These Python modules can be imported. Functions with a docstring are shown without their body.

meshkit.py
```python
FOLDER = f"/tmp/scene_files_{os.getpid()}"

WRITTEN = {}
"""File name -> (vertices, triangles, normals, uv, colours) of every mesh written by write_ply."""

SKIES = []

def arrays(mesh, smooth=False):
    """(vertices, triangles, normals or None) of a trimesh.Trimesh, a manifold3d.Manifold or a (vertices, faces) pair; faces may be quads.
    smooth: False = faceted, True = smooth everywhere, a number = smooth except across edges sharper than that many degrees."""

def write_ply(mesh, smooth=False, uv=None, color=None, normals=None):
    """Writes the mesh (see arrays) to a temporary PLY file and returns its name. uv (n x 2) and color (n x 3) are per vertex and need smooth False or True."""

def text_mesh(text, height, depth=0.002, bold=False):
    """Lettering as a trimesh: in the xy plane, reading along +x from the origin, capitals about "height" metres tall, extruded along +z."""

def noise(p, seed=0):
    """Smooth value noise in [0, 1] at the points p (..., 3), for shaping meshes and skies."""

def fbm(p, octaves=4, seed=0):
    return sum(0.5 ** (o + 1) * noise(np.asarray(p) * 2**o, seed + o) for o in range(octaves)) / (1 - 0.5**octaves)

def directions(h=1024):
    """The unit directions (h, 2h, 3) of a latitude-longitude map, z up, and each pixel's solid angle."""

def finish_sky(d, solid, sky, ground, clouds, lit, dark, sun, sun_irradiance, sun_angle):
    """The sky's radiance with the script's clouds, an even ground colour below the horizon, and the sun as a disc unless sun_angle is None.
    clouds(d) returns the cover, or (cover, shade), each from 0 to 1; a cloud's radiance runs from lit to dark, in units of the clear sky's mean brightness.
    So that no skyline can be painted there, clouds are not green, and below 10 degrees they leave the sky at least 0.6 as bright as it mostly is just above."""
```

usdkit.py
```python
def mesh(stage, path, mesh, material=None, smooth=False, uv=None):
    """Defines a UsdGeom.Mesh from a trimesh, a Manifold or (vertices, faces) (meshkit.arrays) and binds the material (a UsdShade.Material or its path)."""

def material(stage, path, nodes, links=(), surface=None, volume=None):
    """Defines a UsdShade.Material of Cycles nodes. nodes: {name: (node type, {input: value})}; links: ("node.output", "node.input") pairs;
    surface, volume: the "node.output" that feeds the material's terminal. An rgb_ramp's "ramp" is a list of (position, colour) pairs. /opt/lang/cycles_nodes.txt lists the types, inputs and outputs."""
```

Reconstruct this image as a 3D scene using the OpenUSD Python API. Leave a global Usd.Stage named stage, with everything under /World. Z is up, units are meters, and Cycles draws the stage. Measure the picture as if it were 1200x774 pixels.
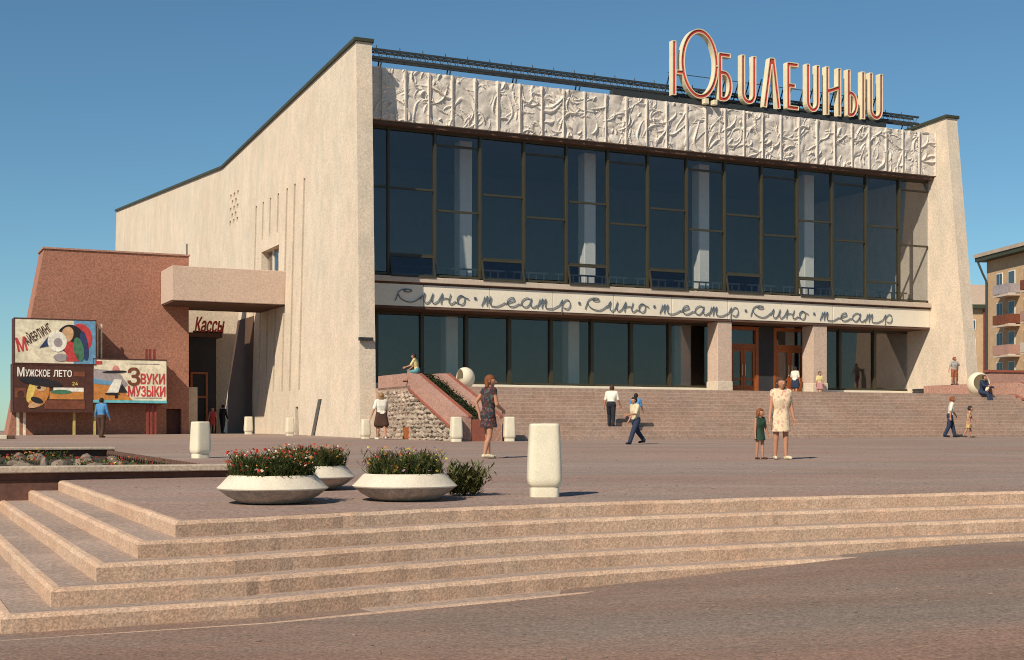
import math, random
import numpy as np, trimesh, usdkit, meshkit
from manifold3d import Manifold, Mesh as MMesh, OpType, CrossSection
from shapely.geometry import LineString, Polygon, box as sbox
from shapely import affinity
from pxr import Usd, UsdGeom, UsdLux, UsdShade, Gf, Sdf

stage = Usd.Stage.CreateInMemory()
UsdGeom.SetStageUpAxis(stage, UsdGeom.Tokens.z)
UsdGeom.SetStageMetersPerUnit(stage, 1.0)
UsdGeom.Xform.Define(stage, '/World')
UsdGeom.Scope.Define(stage, '/World/Looks')
RNG = np.random.default_rng(7); random.seed(7)
PI = math.pi

# ------------------------------------------------------------------ camera, sky, sun, exposure
E = 1.36                                   # eye height above the street
cam = UsdGeom.Camera.Define(stage, '/World/camera')
cam.AddTranslateOp().Set(Gf.Vec3d(0, 0, E)); cam.AddRotateXOp().Set(90.0)
cam.CreateFocalLengthAttr(48.0); cam.CreateHorizontalApertureAttr(36.0); cam.CreateVerticalApertureAttr(36.0 * 660 / 1024)
cam.CreateVerticalApertureOffsetAttr(3.54)
cam.CreateClippingRangeAttr(Gf.Vec2f(0.1, 5000)); cam.CreateExposureAttr(0.17)
SUN = np.array([-0.632, -1.005, 1.02]); SUN /= np.linalg.norm(SUN)
elev, rot = math.asin(SUN[2]), math.atan2(SUN[0], SUN[1])
sky = UsdLux.DomeLight.Define(stage, '/World/sky'); sky.CreateIntensityAttr(1.0)
skym = usdkit.material(stage, '/World/Looks/sky_air', {
    's': ('sky_texture', {'sky_type': 'single_scattering', 'sun_disc': False, 'sun_elevation': elev, 'sun_rotation': rot, 'altitude': 300.0, 'air_density': 1.0, 'aerosol_density': 0.15, 'ozone_density': 2.0}),
    't': ('mix', {'mix_type': 'multiply', 'fac': 1.0, 'color2': (0.745, 1.07, 1.15)}),
    'b': ('background_shader', {'strength': 0.068})}, [('s.color', 't.color1'), ('t.color', 'b.color')], surface='b.background')
UsdShade.MaterialBindingAPI.Apply(sky.GetPrim()).Bind(skym)
sun = UsdLux.DistantLight.Define(stage, '/World/sun')
sun.CreateIntensityAttr(1.2); sun.CreateAngleAttr(0.5); sun.CreateNormalizeAttr(True) if hasattr(sun, 'CreateNormalizeAttr') else None
sun.CreateColorAttr(Gf.Vec3f(1.0, 0.90, 0.74))
sun.AddTransformOp().Set(Gf.Matrix4d().SetRotate(Gf.Rotation(Gf.Vec3d(0, 0, 1), Gf.Vec3d(*map(float, SUN)))))

# ------------------------------------------------------------------ helpers
USED = {}
def numbered(path):
    k = USED.get(path, -1) + 1; USED[path] = k
    return path if k == 0 else f'{path}_{k:03d}'
def setd(p, label=None, cat=None, group=None, kind=None):
    for k, v in (('label', label), ('category', cat), ('group', group), ('kind', kind)):
        if v: p.SetCustomDataByKey(k, v)
    return p
def thing(name, label, cat, loc=(0, 0, 0), rotz=0.0, group=None, kind=None, scale=None):
    x = UsdGeom.Xform.Define(stage, numbered('/World/' + name))
    x.AddTranslateOp().Set(Gf.Vec3d(*map(float, loc)))
    if rotz: x.AddRotateZOp().Set(math.degrees(rotz))
    if scale: x.AddScaleOp().Set(Gf.Vec3f(scale, scale, scale))
    return setd(x.GetPrim(), label, cat, group, kind)
def obj(name, mesh, mat, parent=None, smooth=False, label=None, cat=None, group=None, kind=None):
    base = parent.GetPath().pathString if parent is not None else '/World'
    if isinstance(mesh, list): mesh = trimesh.util.concatenate(mesh)
    m = usdkit.mesh(stage, numbered(f'{base}/{name}'), mesh, mat, smooth=smooth)
    return setd(m.GetPrim(), label, cat, group, kind)
def dup(root, label, loc, rotz=0.0, group=None, scale=None):
    nm = root.GetName()
    r = thing(nm, label, root.GetCustomDataByKey('category'), loc, rotz, group or root.GetCustomDataByKey('group'), scale=scale)
    r.GetReferences().AddInternalReference(root.GetPath()); r.SetInstanceable(True)
    return r
def bx(x0, x1, y0, y1, z0, z1, ch=0.0):
    if ch <= 0:
        b = trimesh.creation.box((x1 - x0, y1 - y0, z1 - z0))
    else:
        sx, sy, sz = x1 - x0, y1 - y0, z1 - z0; pts = []
        for a in (-1, 1):
            for b_ in (-1, 1):
                for c in (-1, 1):
                    p = np.array([a * sx / 2, b_ * sy / 2, c * sz / 2])
                    for k in range(3):
                        q = p.copy()
                        for j in range(3):
                            if j != k: q[j] -= math.copysign(ch, q[j])
                        pts.append(q)
        b = trimesh.convex.convex_hull(np.array(pts))
    b.apply_translation(((x0 + x1) / 2, (y0 + y1) / 2, (z0 + z1) / 2)); return b
def tube(pts, r, n=6):
    pts = np.asarray(pts, float); out = []
    rings = []
    for i in range(len(pts)):
        d = pts[min(i + 1, len(pts) - 1)] - pts[max(i - 1, 0)]; d /= max(np.linalg.norm(d), 1e-9)
        a = np.cross(d, [0, 0, 1.0]);
        if np.linalg.norm(a) < 0.2: a = np.cross(d, [0, 1.0, 0])
        a /= np.linalg.norm(a); b = np.cross(d, a)
        th = np.linspace(0, 2 * PI, n, endpoint=False)
        rings.append(pts[i] + r * (np.cos(th)[:, None] * a + np.sin(th)[:, None] * b))
    v = np.vstack(rings + [pts[:1], pts[-1:]]); f = []
    for i in range(len(pts) - 1):
        for k in range(n):
            a, b, c, d = i * n + k, i * n + (k + 1) % n, (i + 1) * n + (k + 1) % n, (i + 1) * n + k
            f += [[a, b, c], [a, c, d]]
    e = len(pts) * n
    for k in range(n):
        f += [[e, (k + 1) % n, k], [e + 1, (len(pts) - 1) * n + k, (len(pts) - 1) * n + (k + 1) % n]]
    m = trimesh.Trimesh(v, f, process=False); m.fix_normals(); return m
def prism_yz(poly, x0, x1):
    """polygon in (y, z) extruded along x from x0 to x1"""
    m = trimesh.creation.extrude_polygon(Polygon(poly), x1 - x0, engine='earcut')
    v = m.vertices.copy(); m.vertices = np.stack([v[:, 2] + x0, v[:, 0], v[:, 1]], 1); m.fix_normals(); return m
def prism_xz(poly, y0, y1):
    p = poly if hasattr(poly, 'exterior') else Polygon(poly)
    m = trimesh.creation.extrude_polygon(p, y1 - y0, engine='earcut')
    v = m.vertices.copy(); m.vertices = np.stack([v[:, 0], y0 + v[:, 2], v[:, 1]], 1); m.fix_normals(); return m
def geoms(g): return list(getattr(g, 'geoms', [g]))
def prism_any(shape, y0, y1): return trimesh.util.concatenate([prism_xz(g, y0, y1) for g in geoms(shape)])
def man(t):
    return Manifold(MMesh(np.asarray(t.vertices, np.float32), np.asarray(t.faces, np.uint32)))
def tri(m):
    q = m.to_mesh(); return trimesh.Trimesh(q.vert_properties[:, :3], q.tri_verts, process=False)
def lathe(prof, n=40):
    m = trimesh.creation.revolve(np.asarray(prof, float), sections=n); return m
def spline(pts, k=8):
    p = np.asarray(pts, float); p = np.vstack([2 * p[0] - p[1], p, 2 * p[-1] - p[-2]]); out = []
    for i in range(1, len(p) - 2):
        for t in np.linspace(0, 1, k, endpoint=False):
            a, b, c, d = p[i - 1], p[i], p[i + 1], p[i + 2]
            out.append(0.5 * (2 * b + (c - a) * t + (2 * a - 5 * b + 4 * c - d) * t * t + (3 * b - a - 3 * c + d) * t ** 3))
    return np.array(out + [p[-2]])
def text(s, height, x0, x1, y, z0, depth=0.02, bold=True, shear=0.0, rotdeg=0.0):
    """lettering standing in the local xz plane, facing -y, fitted between x0 and x1"""
    m = meshkit.text_mesh(s, height, depth, bold)
    v = m.vertices.copy(); v[:, 0] -= v[:, 0].min(); w = v[:, 0].max(); v[:, 0] *= (x1 - x0) / w; v[:, 0] += shear * v[:, 1]
    if rotdeg:
        c, q = math.cos(math.radians(rotdeg)), math.sin(math.radians(rotdeg)); v[:, :2] = v[:, :2] @ np.array([[c, q], [-q, c]])
    m.vertices = np.stack([x0 + v[:, 0], y - v[:, 2], z0 + v[:, 1]], 1); m.fix_normals(); return m

def mat(name, col, vf=0.12, vc=0.12, fs=25.0, cs=0.6, bump=0.25, bd=0.01, rough=0.85, metal=0.0, col2=None, stretch=None, spec=0.3, gs=None, tint=None):
    c = np.array(col, float); lo = c * (1 - vf); hi = np.array(col2) if col2 is not None else c * (1 + vf)
    nodes = {'g': ('geometry', {}), 'mp': ('mapping', {'scale': stretch[0] if stretch else (1, 1, 1), 'rotation': (0, 0, stretch[1] if stretch else 0)}),
             'nf': ('noise_texture', {'scale': fs, 'detail': 4.0, 'roughness': 0.6}), 'nc': ('noise_texture', {'scale': cs, 'detail': 5.0, 'roughness': 0.6}),
             'rf': ('rgb_ramp', {'ramp': [(0.3, tuple(lo)), (0.7, tuple(hi))]}),
             'rc': ('rgb_ramp', {'ramp': [(0.3, (1 - vc,) * 3), (0.7, (1 + vc,) * 3)]}),
             'm': ('mix', {'mix_type': 'multiply', 'fac': 1.0}),
             'bp': ('bump', {'strength': bump, 'distance': bd}),
             'p': ('principled_bsdf', {'roughness': rough, 'metallic': metal, 'specular_ior_level': spec})}
    links = [('g.position', 'mp.vector'), ('g.position', 'nf.vector'), ('mp.vector', 'nc.vector'), ('nf.fac', 'rf.fac'), ('nc.fac', 'rc.fac'), ('rf.color', 'm.color1'), ('rc.color', 'm.color2'),
             ('m.color', 'p.base_color'), ('nf.fac', 'bp.height'), ('bp.normal', 'p.normal')]
    out = 'm.color'
    if gs:   # fine speckle of stone grains: (scale, strength)
        nodes['v'] = ('noise_texture', {'scale': gs[0], 'detail': 2.0, 'roughness': 0.7}); nodes['rv'] = ('rgb_ramp', {'ramp': [(0.36, (1 - gs[1],) * 3), (0.5, (1, 1, 1)), (0.64, (1 + gs[1],) * 3)]})
        nodes['m2'] = ('mix', {'mix_type': 'multiply', 'fac': 1.0})
        links.remove(('m.color', 'p.base_color')); links += [('g.position', 'v.vector'), ('v.fac', 'rv.fac'), ('m.color', 'm2.color1'), ('rv.color', 'm2.color2'), ('m2.color', 'p.base_color')]
    if tint:  # broad patches of another hue: (factor colour, scale)
        nodes['t'] = ('noise_texture', {'scale': tint[1], 'detail': 6.0, 'roughness': 0.65, 'distortion': 0.6}); nodes['rt'] = ('rgb_ramp', {'ramp': [(0.38, (1, 1, 1)), (0.62, tint[0])]}); nodes['m3'] = ('mix', {'mix_type': 'multiply', 'fac': 1.0})
        nodes['t2'] = ('noise_texture', {'scale': tint[1] * 7, 'detail': 5.0, 'roughness': 0.7}); nodes['rt2'] = ('rgb_ramp', {'ramp': [(0.35, (0.88, 0.90, 0.90)), (0.55, (1, 1, 1)), (0.7, (1.10, 1.05, 1.03))]}); nodes['m4'] = ('mix', {'mix_type': 'multiply', 'fac': 1.0})
        src = [l for l in links if l[1] == 'p.base_color'][0]; links.remove(src)
        links += [('mp.vector', 't.vector'), ('mp.vector', 't2.vector'), ('t.fac', 'rt.fac'), ('t2.fac', 'rt2.fac'), (src[0], 'm3.color1'), ('rt.color', 'm3.color2'), ('m3.color', 'm4.color1'), ('rt2.color', 'm4.color2'), ('m4.color', 'p.base_color')]
    return usdkit.material(stage, '/World/Looks/' + name, nodes, links, surface='p.BSDF')
def flat(name, col, rough=0.7, vf=0.22): return mat(name, col, vf=vf, vc=0.16, fs=7, cs=2.2, bump=0.1, rough=rough)

FA = 0.4404                                              # the facade turns 25 degrees away to the right
ROT = (1, 1, 1)
M = {}
M['plaster'] = mat('plaster', (0.63, 0.53, 0.415), 0.05, 0.06, 9.0, 0.4, 0.3, 0.02, 0.92, stretch=((1.0, 1.0, 0.5), 0), gs=(16.0, 0.13), tint=((1.0, 0.965, 0.94), 0.25))
M['plaster_pink'] = mat('plaster_pink', (0.52, 0.385, 0.30), 0.05, 0.08, 9.0, 0.3, 0.3, 0.02, 0.92, gs=(16.0, 0.13))
M['brick'] = mat('rough_red_render', (0.33, 0.15, 0.10), 0.08, 0.12, 9.0, 0.35, 0.6, 0.02, 0.92, gs=(14.0, 0.22))
M['pinkstone'] = mat('pink_stone', (0.38, 0.215, 0.165), 0.14, 0.1, 12.0, 0.6, 0.5, 0.02, 0.9, gs=(16.0, 0.2))
M['redstone'] = mat('red_stone', (0.27, 0.085, 0.055), 0.14, 0.1, 12.0, 0.6, 0.4, 0.02, 0.85)
M['relief'] = mat('relief_concrete', (0.62, 0.55, 0.475), 0.09, 0.10, 14.0, 0.8, 0.4, 0.012, 0.92, gs=(20.0, 0.12))
M['fascia'] = mat('fascia_panel', (0.76, 0.68, 0.54), 0.06, 0.06, 12.0, 0.6, 0.15, 0.01, 0.7)
M['sill'] = mat('sill_stone', (0.52, 0.42, 0.33), 0.1, 0.08, 12.0, 1, 0.2, 0.01, 0.8)
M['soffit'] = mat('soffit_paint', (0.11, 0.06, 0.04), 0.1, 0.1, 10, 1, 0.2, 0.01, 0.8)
M['frame'] = mat('bronze_frame', (0.045, 0.038, 0.020), 0.15, 0.1, 20, 2, 0.1, 0.005, 0.45, 0.0, spec=0.5)
M['darkmetal'] = mat('dark_metal', (0.035, 0.040, 0.042), 0.2, 0.15, 20, 2, 0.1, 0.005, 0.6)
M['flash'] = mat('roof_flashing', (0.05, 0.055, 0.035), 0.2, 0.15, 20, 2, 0.1, 0.005, 0.6)
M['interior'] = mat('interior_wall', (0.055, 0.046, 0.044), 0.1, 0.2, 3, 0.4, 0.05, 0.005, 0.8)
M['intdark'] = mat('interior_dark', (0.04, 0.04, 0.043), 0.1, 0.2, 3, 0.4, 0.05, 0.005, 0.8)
M['column'] = mat('white_column', (0.72, 0.67, 0.58), 0.05, 0.05, 8, 1, 0.1, 0.005, 0.7)
M['wood'] = mat('door_wood', (0.30, 0.085, 0.022), 0.2, 0.15, 20, 3, 0.15, 0.005, 0.45)
M['plaza'] = mat('plaza_asphalt', (0.275, 0.207, 0.172), 0.16, 0.14, 18.0, 0.35, 0.5, 0.012, 0.95, stretch=((0.4, 1.5, 1), -FA), gs=(30.0, 0.28), tint=((1.06, 0.90, 0.84), 0.3))
M['street'] = mat('street_asphalt', (0.215, 0.158, 0.125), 0.16, 0.14, 22.0, 0.5, 0.5, 0.012, 0.95, stretch=((0.4, 1.3, 1), -FA), gs=(40.0, 0.28), tint=((1.08, 0.88, 0.80), 0.35))
M['step'] = mat('step_stone', (0.52, 0.362, 0.255), 0.10, 0.10, 30.0, 2.5, 0.5, 0.010, 0.92, gs=(60.0, 0.22), tint=((0.97, 0.90, 0.86), 1.2))
M['tread'] = mat('tread_asphalt', (0.33, 0.24, 0.19), 0.14, 0.18, 18.0, 0.6, 0.5, 0.012, 0.95, stretch=((0.45, 1.6, 1), -FA), gs=(34.0, 0.24))
M['stair'] = mat('stair_stone', (0.38, 0.27, 0.21), 0.12, 0.10, 12.0, 0.6, 0.5, 0.012, 0.92, gs=(14.0, 0.12), tint=((0.97, 0.90, 0.86), 0.5))
M['ground'] = mat('far_ground', (0.22, 0.18, 0.14), 0.15, 0.2, 2, 0.05, 0.2, 0.02, 0.95)
M['white'] = mat('whitewash', (0.66, 0.585, 0.44), 0.04, 0.07, 40, 3.5, 0.3, 0.008, 0.85, gs=(110, 0.10))
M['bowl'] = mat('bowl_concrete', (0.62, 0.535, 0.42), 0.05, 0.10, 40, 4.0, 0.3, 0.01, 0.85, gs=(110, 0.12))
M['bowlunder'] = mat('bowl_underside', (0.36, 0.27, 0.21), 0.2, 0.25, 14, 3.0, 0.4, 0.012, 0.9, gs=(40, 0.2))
M['soil'] = mat('soil', (0.055, 0.04, 0.028), 0.3, 0.3, 12, 1.5, 0.8, 0.04, 0.95)
M['kerb'] = mat('kerb_concrete', (0.42, 0.33, 0.25), 0.12, 0.12, 12, 1.2, 0.4, 0.012, 0.9, gs=(30, 0.18))
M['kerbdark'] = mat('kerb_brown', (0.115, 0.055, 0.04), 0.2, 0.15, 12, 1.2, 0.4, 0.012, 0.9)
M['rubble'] = mat('rubble_stone', (0.33, 0.26, 0.20), 0.3, 0.35, 4, 2.2, 0.5, 0.03, 0.92, gs=(25, 0.2))
M['bedstone'] = mat('bed_stone', (0.20, 0.15, 0.115), .2, .3, 8, 1.5, .5, .02, .9)
M['mortar'] = mat('mortar', (0.10, 0.075, 0.06), 0.2, 0.2, 8, 1, 0.4, 0.02, 0.95)
M['cream'] = mat('cream_enamel', (0.72, 0.62, 0.42), 0.05, 0.1, 8, 1, 0.05, 0.005, 0.5)
M['red'] = mat('red_enamel', (0.50, 0.060, 0.040), 0.1, 0.15, 8, 1, 0.05, 0.005, 0.45)
M['script'] = flat('script_steel', (0.085, 0.115, 0.15), 0.5)
for k, c in dict(p_cream=(0.70, 0.62, 0.45), p_black=(0.02, 0.018, 0.022), p_dkred=(0.075, 0.028, 0.02), p_red=(0.48, 0.05, 0.05), p_orange=(0.50, 0.20, 0.05), p_blue=(0.13, 0.28, 0.42), p_cyan=(0.14, 0.42, 0.46),
                 p_green=(0.06, 0.17, 0.09), p_navy=(0.03, 0.045, 0.12), p_yellow=(0.66, 0.48, 0.12), p_skin=(0.55, 0.33, 0.17), p_grey=(0.33, 0.28, 0.28), p_white=(0.76, 0.72, 0.62), p_pink=(0.55, 0.22, 0.2),
                 p_brown=(0.17, 0.055, 0.028), postyellow=(0.42, 0.34, 0.10), postred=(0.22, 0.045, 0.035)).items(): M[k] = flat(k, c)
def leafmat(name, col):
    c = np.array(col)
    return usdkit.material(stage, '/World/Looks/' + name, {'g': ('geometry', {}), 'n': ('noise_texture', {'scale': 9.0, 'detail': 3.0}), 'r': ('rgb_ramp', {'ramp': [(0.3, tuple(c * 0.55)), (0.7, tuple(c * 1.5))]}),
        'd': ('diffuse_bsdf', {}), 't': ('translucent_bsdf', {}), 'm': ('mix_closure', {'fac': 0.3})},
        [('g.position', 'n.vector'), ('n.fac', 'r.fac'), ('r.color', 'd.color'), ('r.color', 't.color'), ('d.BSDF', 'm.closure1'), ('t.BSDF', 'm.closure2')], surface='m.closure')
M['leaf'] = leafmat('leaf', (0.062, 0.088, 0.03)); M['leafdry'] = leafmat('leaf_dry', (0.10, 0.10, 0.035)); M['leafdark'] = leafmat('leaf_dark', (0.03, 0.045, 0.018))
for k, c in dict(fl_red=(0.42, 0.045, 0.035), fl_white=(0.65, 0.52, 0.42), fl_orange=(0.5, 0.2, 0.05), fl_mauve=(0.33, 0.18, 0.26), fl_yellow=(0.55, 0.42, 0.10)).items(): M[k] = leafmat(k, c)
def glassmat(name, tint, base):
    return usdkit.material(stage, '/World/Looks/' + name, {'l': ('layer_weight', {'blend': 0.5}), 'pw': ('math', {'math_type': 'power', 'value2': 5.0}), 'ma': ('math', {'math_type': 'multiply_add', 'value2': 0.9, 'value3': base}),
        'g0': ('geometry', {}), 'n': ('noise_texture', {'scale': 0.9, 'detail': 1.0}), 'b': ('bump', {'strength': 0.10, 'distance': 0.03}),
        't': ('transparent_bsdf', {'color': tint}), 'g': ('glossy_bsdf', {'color': (1.0, 0.89, 0.86), 'roughness': 0.0}), 'm': ('mix_closure', {})},
        [('l.facing', 'pw.value1'), ('pw.value', 'ma.value1'), ('ma.value', 'm.fac'), ('g0.position', 'n.vector'), ('n.fac', 'b.height'), ('b.normal', 'g.normal'), ('t.BSDF', 'm.closure1'), ('g.BSDF', 'm.closure2')], surface='m.closure')
M['glass'] = glassmat('window_glass', (0.90, 0.92, 0.94), 0.055)
M['glassfar'] = mat('far_window_glass', (0.05, 0.07, 0.09), 0.1, 0.2, 1.0, 0.3, 0.0, 0.01, 0.15, spec=0.6)

# ------------------------------------------------------------------ places: facade frame (s along it, t into it), plaza level
U = np.array([0.9046, 0.4263]); N = np.array([-0.4263, 0.9046]); O = np.array([-6.108, 52.35])
def P(s, t, z=0.0):
    p = O + s * U + t * N; return (p[0], p[1], z)
def G(y): return E - 0.864 + 0.0121 * min(max(y, 0), 60.0)
W_ = 28.47
BLD = (O[0], O[1], 0.0)

# ------------------------------------------------------------------ the setting: far ground, street, plaza
def sheet(poly, zf, name, mt, cut=None):
    out = []
    for g in geoms(poly):
        v, f = trimesh.creation.triangulate_polygon(g, engine='earcut')
        v = np.asarray(v); z = np.array([zf(*q) for q in v]); out.append(trimesh.Trimesh(np.column_stack([v, z]), f, process=False))
    m = trimesh.util.concatenate(out)
    if m.face_normals[:, 2].mean() < 0: m.invert()
    return m
obj('ground', sheet(sbox(-2500, 62, 2500, 3500), lambda x, y: 1.17, 'ground', None), M['ground'], kind='structure')
P0 = np.array([[-2.70, 11.03], [-1.4, 12.02], [0.0, 12.95], [1.5, 13.68], [3.3, 14.42], [5.64, 15.3], [9.0, 16.6], [16, 19.6], [30, 25.9]])
FRONT = spline(P0, 16); CORNER = P0[0]; FLANK_L = 7.55
Q0 = CORNER + FLANK_L * N
bedA, bedB, bedT0, bedT1 = -16.0, 2.7, 0.28, 13.4
def Q(s, t): return Q0 + s * U + t * N
bed_poly = Polygon([Q(bedA, bedT0), Q(bedB, bedT0), Q(bedB, bedT1), Q(bedA, bedT1)])
pl = [tuple(q) for q in FRONT] + [(120, 70), (120, 60), (-120, 60), (-120, 10), tuple(Q(-100, 0)), tuple(Q0)]
plaza_poly = Polygon([tuple(q + 0.033 * N) for q in FRONT] + [(120, 60), (-120, 60), tuple(Q(-95, 0)), tuple(Q0 + 0.033 * U), tuple(CORNER + 0.033 * (U + N))]).buffer(0).difference(bed_poly)
obj('plaza', [sheet(plaza_poly, lambda x, y: G(y), 'plaza', None), sheet(sbox(-120, 60, 120, 180), lambda x, y: G(60), 'plaza', None)], M['plaza'], kind='structure')
def street_z(x): 
    t = min(max((x + 0.4) / 5.6, 0), 1); return 0.005 + 0.225 * t * t * (3 - 2 * t)
xs = np.concatenate([[-400, -60], np.linspace(-12, 12, 49), [60, 400]]); ys = np.concatenate([[-300, -40], np.linspace(-4, 30, 35)])
gv = np.array([[x, y, street_z(x)] for y in ys for x in xs]); nx = len(xs)
gf = [[j * nx + i, j * nx + i + 1, (j + 1) * nx + i + 1, (j + 1) * nx + i] for j in range(len(ys) - 1) for i in range(nx - 1)]
obj('street', (gv, np.array(gf)), M['street'], smooth=True, kind='structure')

# the broad low steps between the street and the plaza
st = thing('plaza_steps', 'worn low stone steps turning a corner between street and plaza', 'steps')
path = [(CORNER + q * N, 'f') for q in np.linspace(9.5, 0.35, 46)] + [(CORNER, 'c')] + [(q, 'r') for q in FRONT[3:]]
TR, RI = 0.36, 0.125
def strip(prof, name, mt, zoff, seed, over=None):
    """prof(i) -> list of (offset outwards, height) round the section at each place along the path"""
    V, F = [], []; n_ = 0
    for i, (p, kd) in enumerate(path):
        if over and kd == 'f' and np.dot(p - CORNER, N) > over: continue
        d = -U if kd == 'f' else (-N if kd == 'r' else -(U + N)); pr = prof(i); n_ = len(pr)
        for o_, z in pr: V.append([*(p + d * o_), G(p[1]) + zoff + z])
    for i in range(len(V) // n_ - 1):
        for j in range(n_):
            a, b = i * n_ + j, i * n_ + (j + 1) % n_; F += [[a, b, b + n_], [a, b + n_, a + n_]]
    m = trimesh.Trimesh(V, F, process=False)
    if m.face_normals[np.argmax(m.area_faces)][2] < 0: m.invert()
    return m
def nz_(a, b, c): return float(meshkit.noise(np.array([a, b, c])))
for k in range(0, 6):
    def kerbprof(i):
        jo = 0.012 + 0.022 * nz_(i * .9, k * 3.3, 9.5); w = nz_(i * .7, k * 7.1, .5) * .012; ch = .016 + .016 * nz_(i * 1.7, k * 5.1, 2.5)
        o_ = k * TR; return [(o_ - .045, .002 - w * .2), (o_ + jo - ch, 0.002 - w), (o_ + jo, -ch - w), (o_ + jo - .006, -.5), (o_ - .045, -.5)]
    kb = obj('step', strip(kerbprof, 'step', None, -k * RI, k, FLANK_L if k == 0 else None), M['step'], st)
    if k:
        def tread(i):
            w = nz_(i * .8, k * 4.4, 7.5) * .010
            o_ = k * TR; return [(o_ - TR - .01, -.002 - w), (o_ - .035, -.003 - w), (o_ - .035, -.3), (o_ - TR - .01, -.3)]
        obj('tread', strip(tread, 'tread', None, -k * RI, k), M['tread'], kb)

# ------------------------------------------------------------------ the cinema
R = lambda z: z + E                                       # heights measured from the eye
cin = thing('cinema_building', 'long pale cinema with relief frieze, glazed front and sloping side walls', 'cinema', BLD, FA)
# side walls
prof = [(-2.72, 0.2), (-1.25, R(14.6)), (19.9, R(13.5)), (53.7, R(16.2)), (53.7, 0.2)]
wl = man(prism_yz(prof, -0.62, 0.0))
cut = []
for i, t in enumerate([12.9, 11.65, 10.4, 9.1, 7.7, 6.5, 5.1]):
    for z0, z1 in ([(1.68, 6.7), (8.75, 10.5)] if i in (1, 2, 3) else [(1.68, 10.5)]):
        cut.append(bx(-0.9, -0.20, t - 0.13, t + 0.13, R(z0), R(z1)))
for r in range(5):
    for c in range(3 if r % 2 == 0 else 2):
        t = 16.55 + c * 0.72 + (0.36 if r % 2 else 0); z = 11.72 - r * 0.33
        cut.append(bx(-0.9, -0.3, t - 0.17, t + 0.17, R(z) - 0.11, R(z) + 0.11))
cut.append(bx(-0.9, -0.02, 8.75, 11.75, R(6.3), R(8.2)))
NICHE = [[(3.05, 0.9), (3.6, 0.9), (2.45, R(1.25)), (1.95, R(1.25))], [(5.15, 0.9), (5.7, 0.9), (5.65, R(1.0)), (5.25, R(1.0))]]
for q in NICHE: cut.append(prism_yz(q, -0.9, -0.22))
wl = wl - Manifold.batch_boolean([man(c) for c in cut], OpType.Add)
def leanwall(m):
    v = m.vertices.copy(); v[:, 0] += 0.026 * np.maximum(0, v[:, 2] - 3.1); m.vertices = v; return m
lw = obj('side_wall', leanwall(tri(wl)), M['plaster'], cin, label='long sunlit side wall with slits and small holes')
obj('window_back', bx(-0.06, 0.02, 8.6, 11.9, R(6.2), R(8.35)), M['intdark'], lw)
obj('window_pane', bx(-0.16, -0.14, 8.75, 11.75, R(6.3), R(8.2)), M['glass'], lw)
for t in (9.7, 10.7): obj('window_bar', bx(-0.2, -0.12, t - 0.05, t + 0.05, R(6.3), R(8.2)), M['column'], lw)
fl = [(-1.33, R(14.6)), (-1.33, R(14.72)), (19.9, R(13.62)), (53.8, R(16.34)), (53.8, R(16.2)), (19.9, R(13.5)), (-1.25, R(14.58))]
obj('roof_flashing', leanwall(prism_yz(fl, -0.72, 0.06)), M['flash'], lw)
obj('address_plate', [bx(-0.58 + i * 0.14, -0.47 + i * 0.14, -2.52, -2.36, R(3.3), R(3.42)) for i in range(4)], M['darkmetal'], lw)
obj('side_shade_panel', leanwall(bx(-0.66, -0.60, 12.75, 17.5, 0.9, R(5.35))), M['soffit'], lw)  # dark panel added on the plain wall, its colour standing in for passage shade
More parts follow.
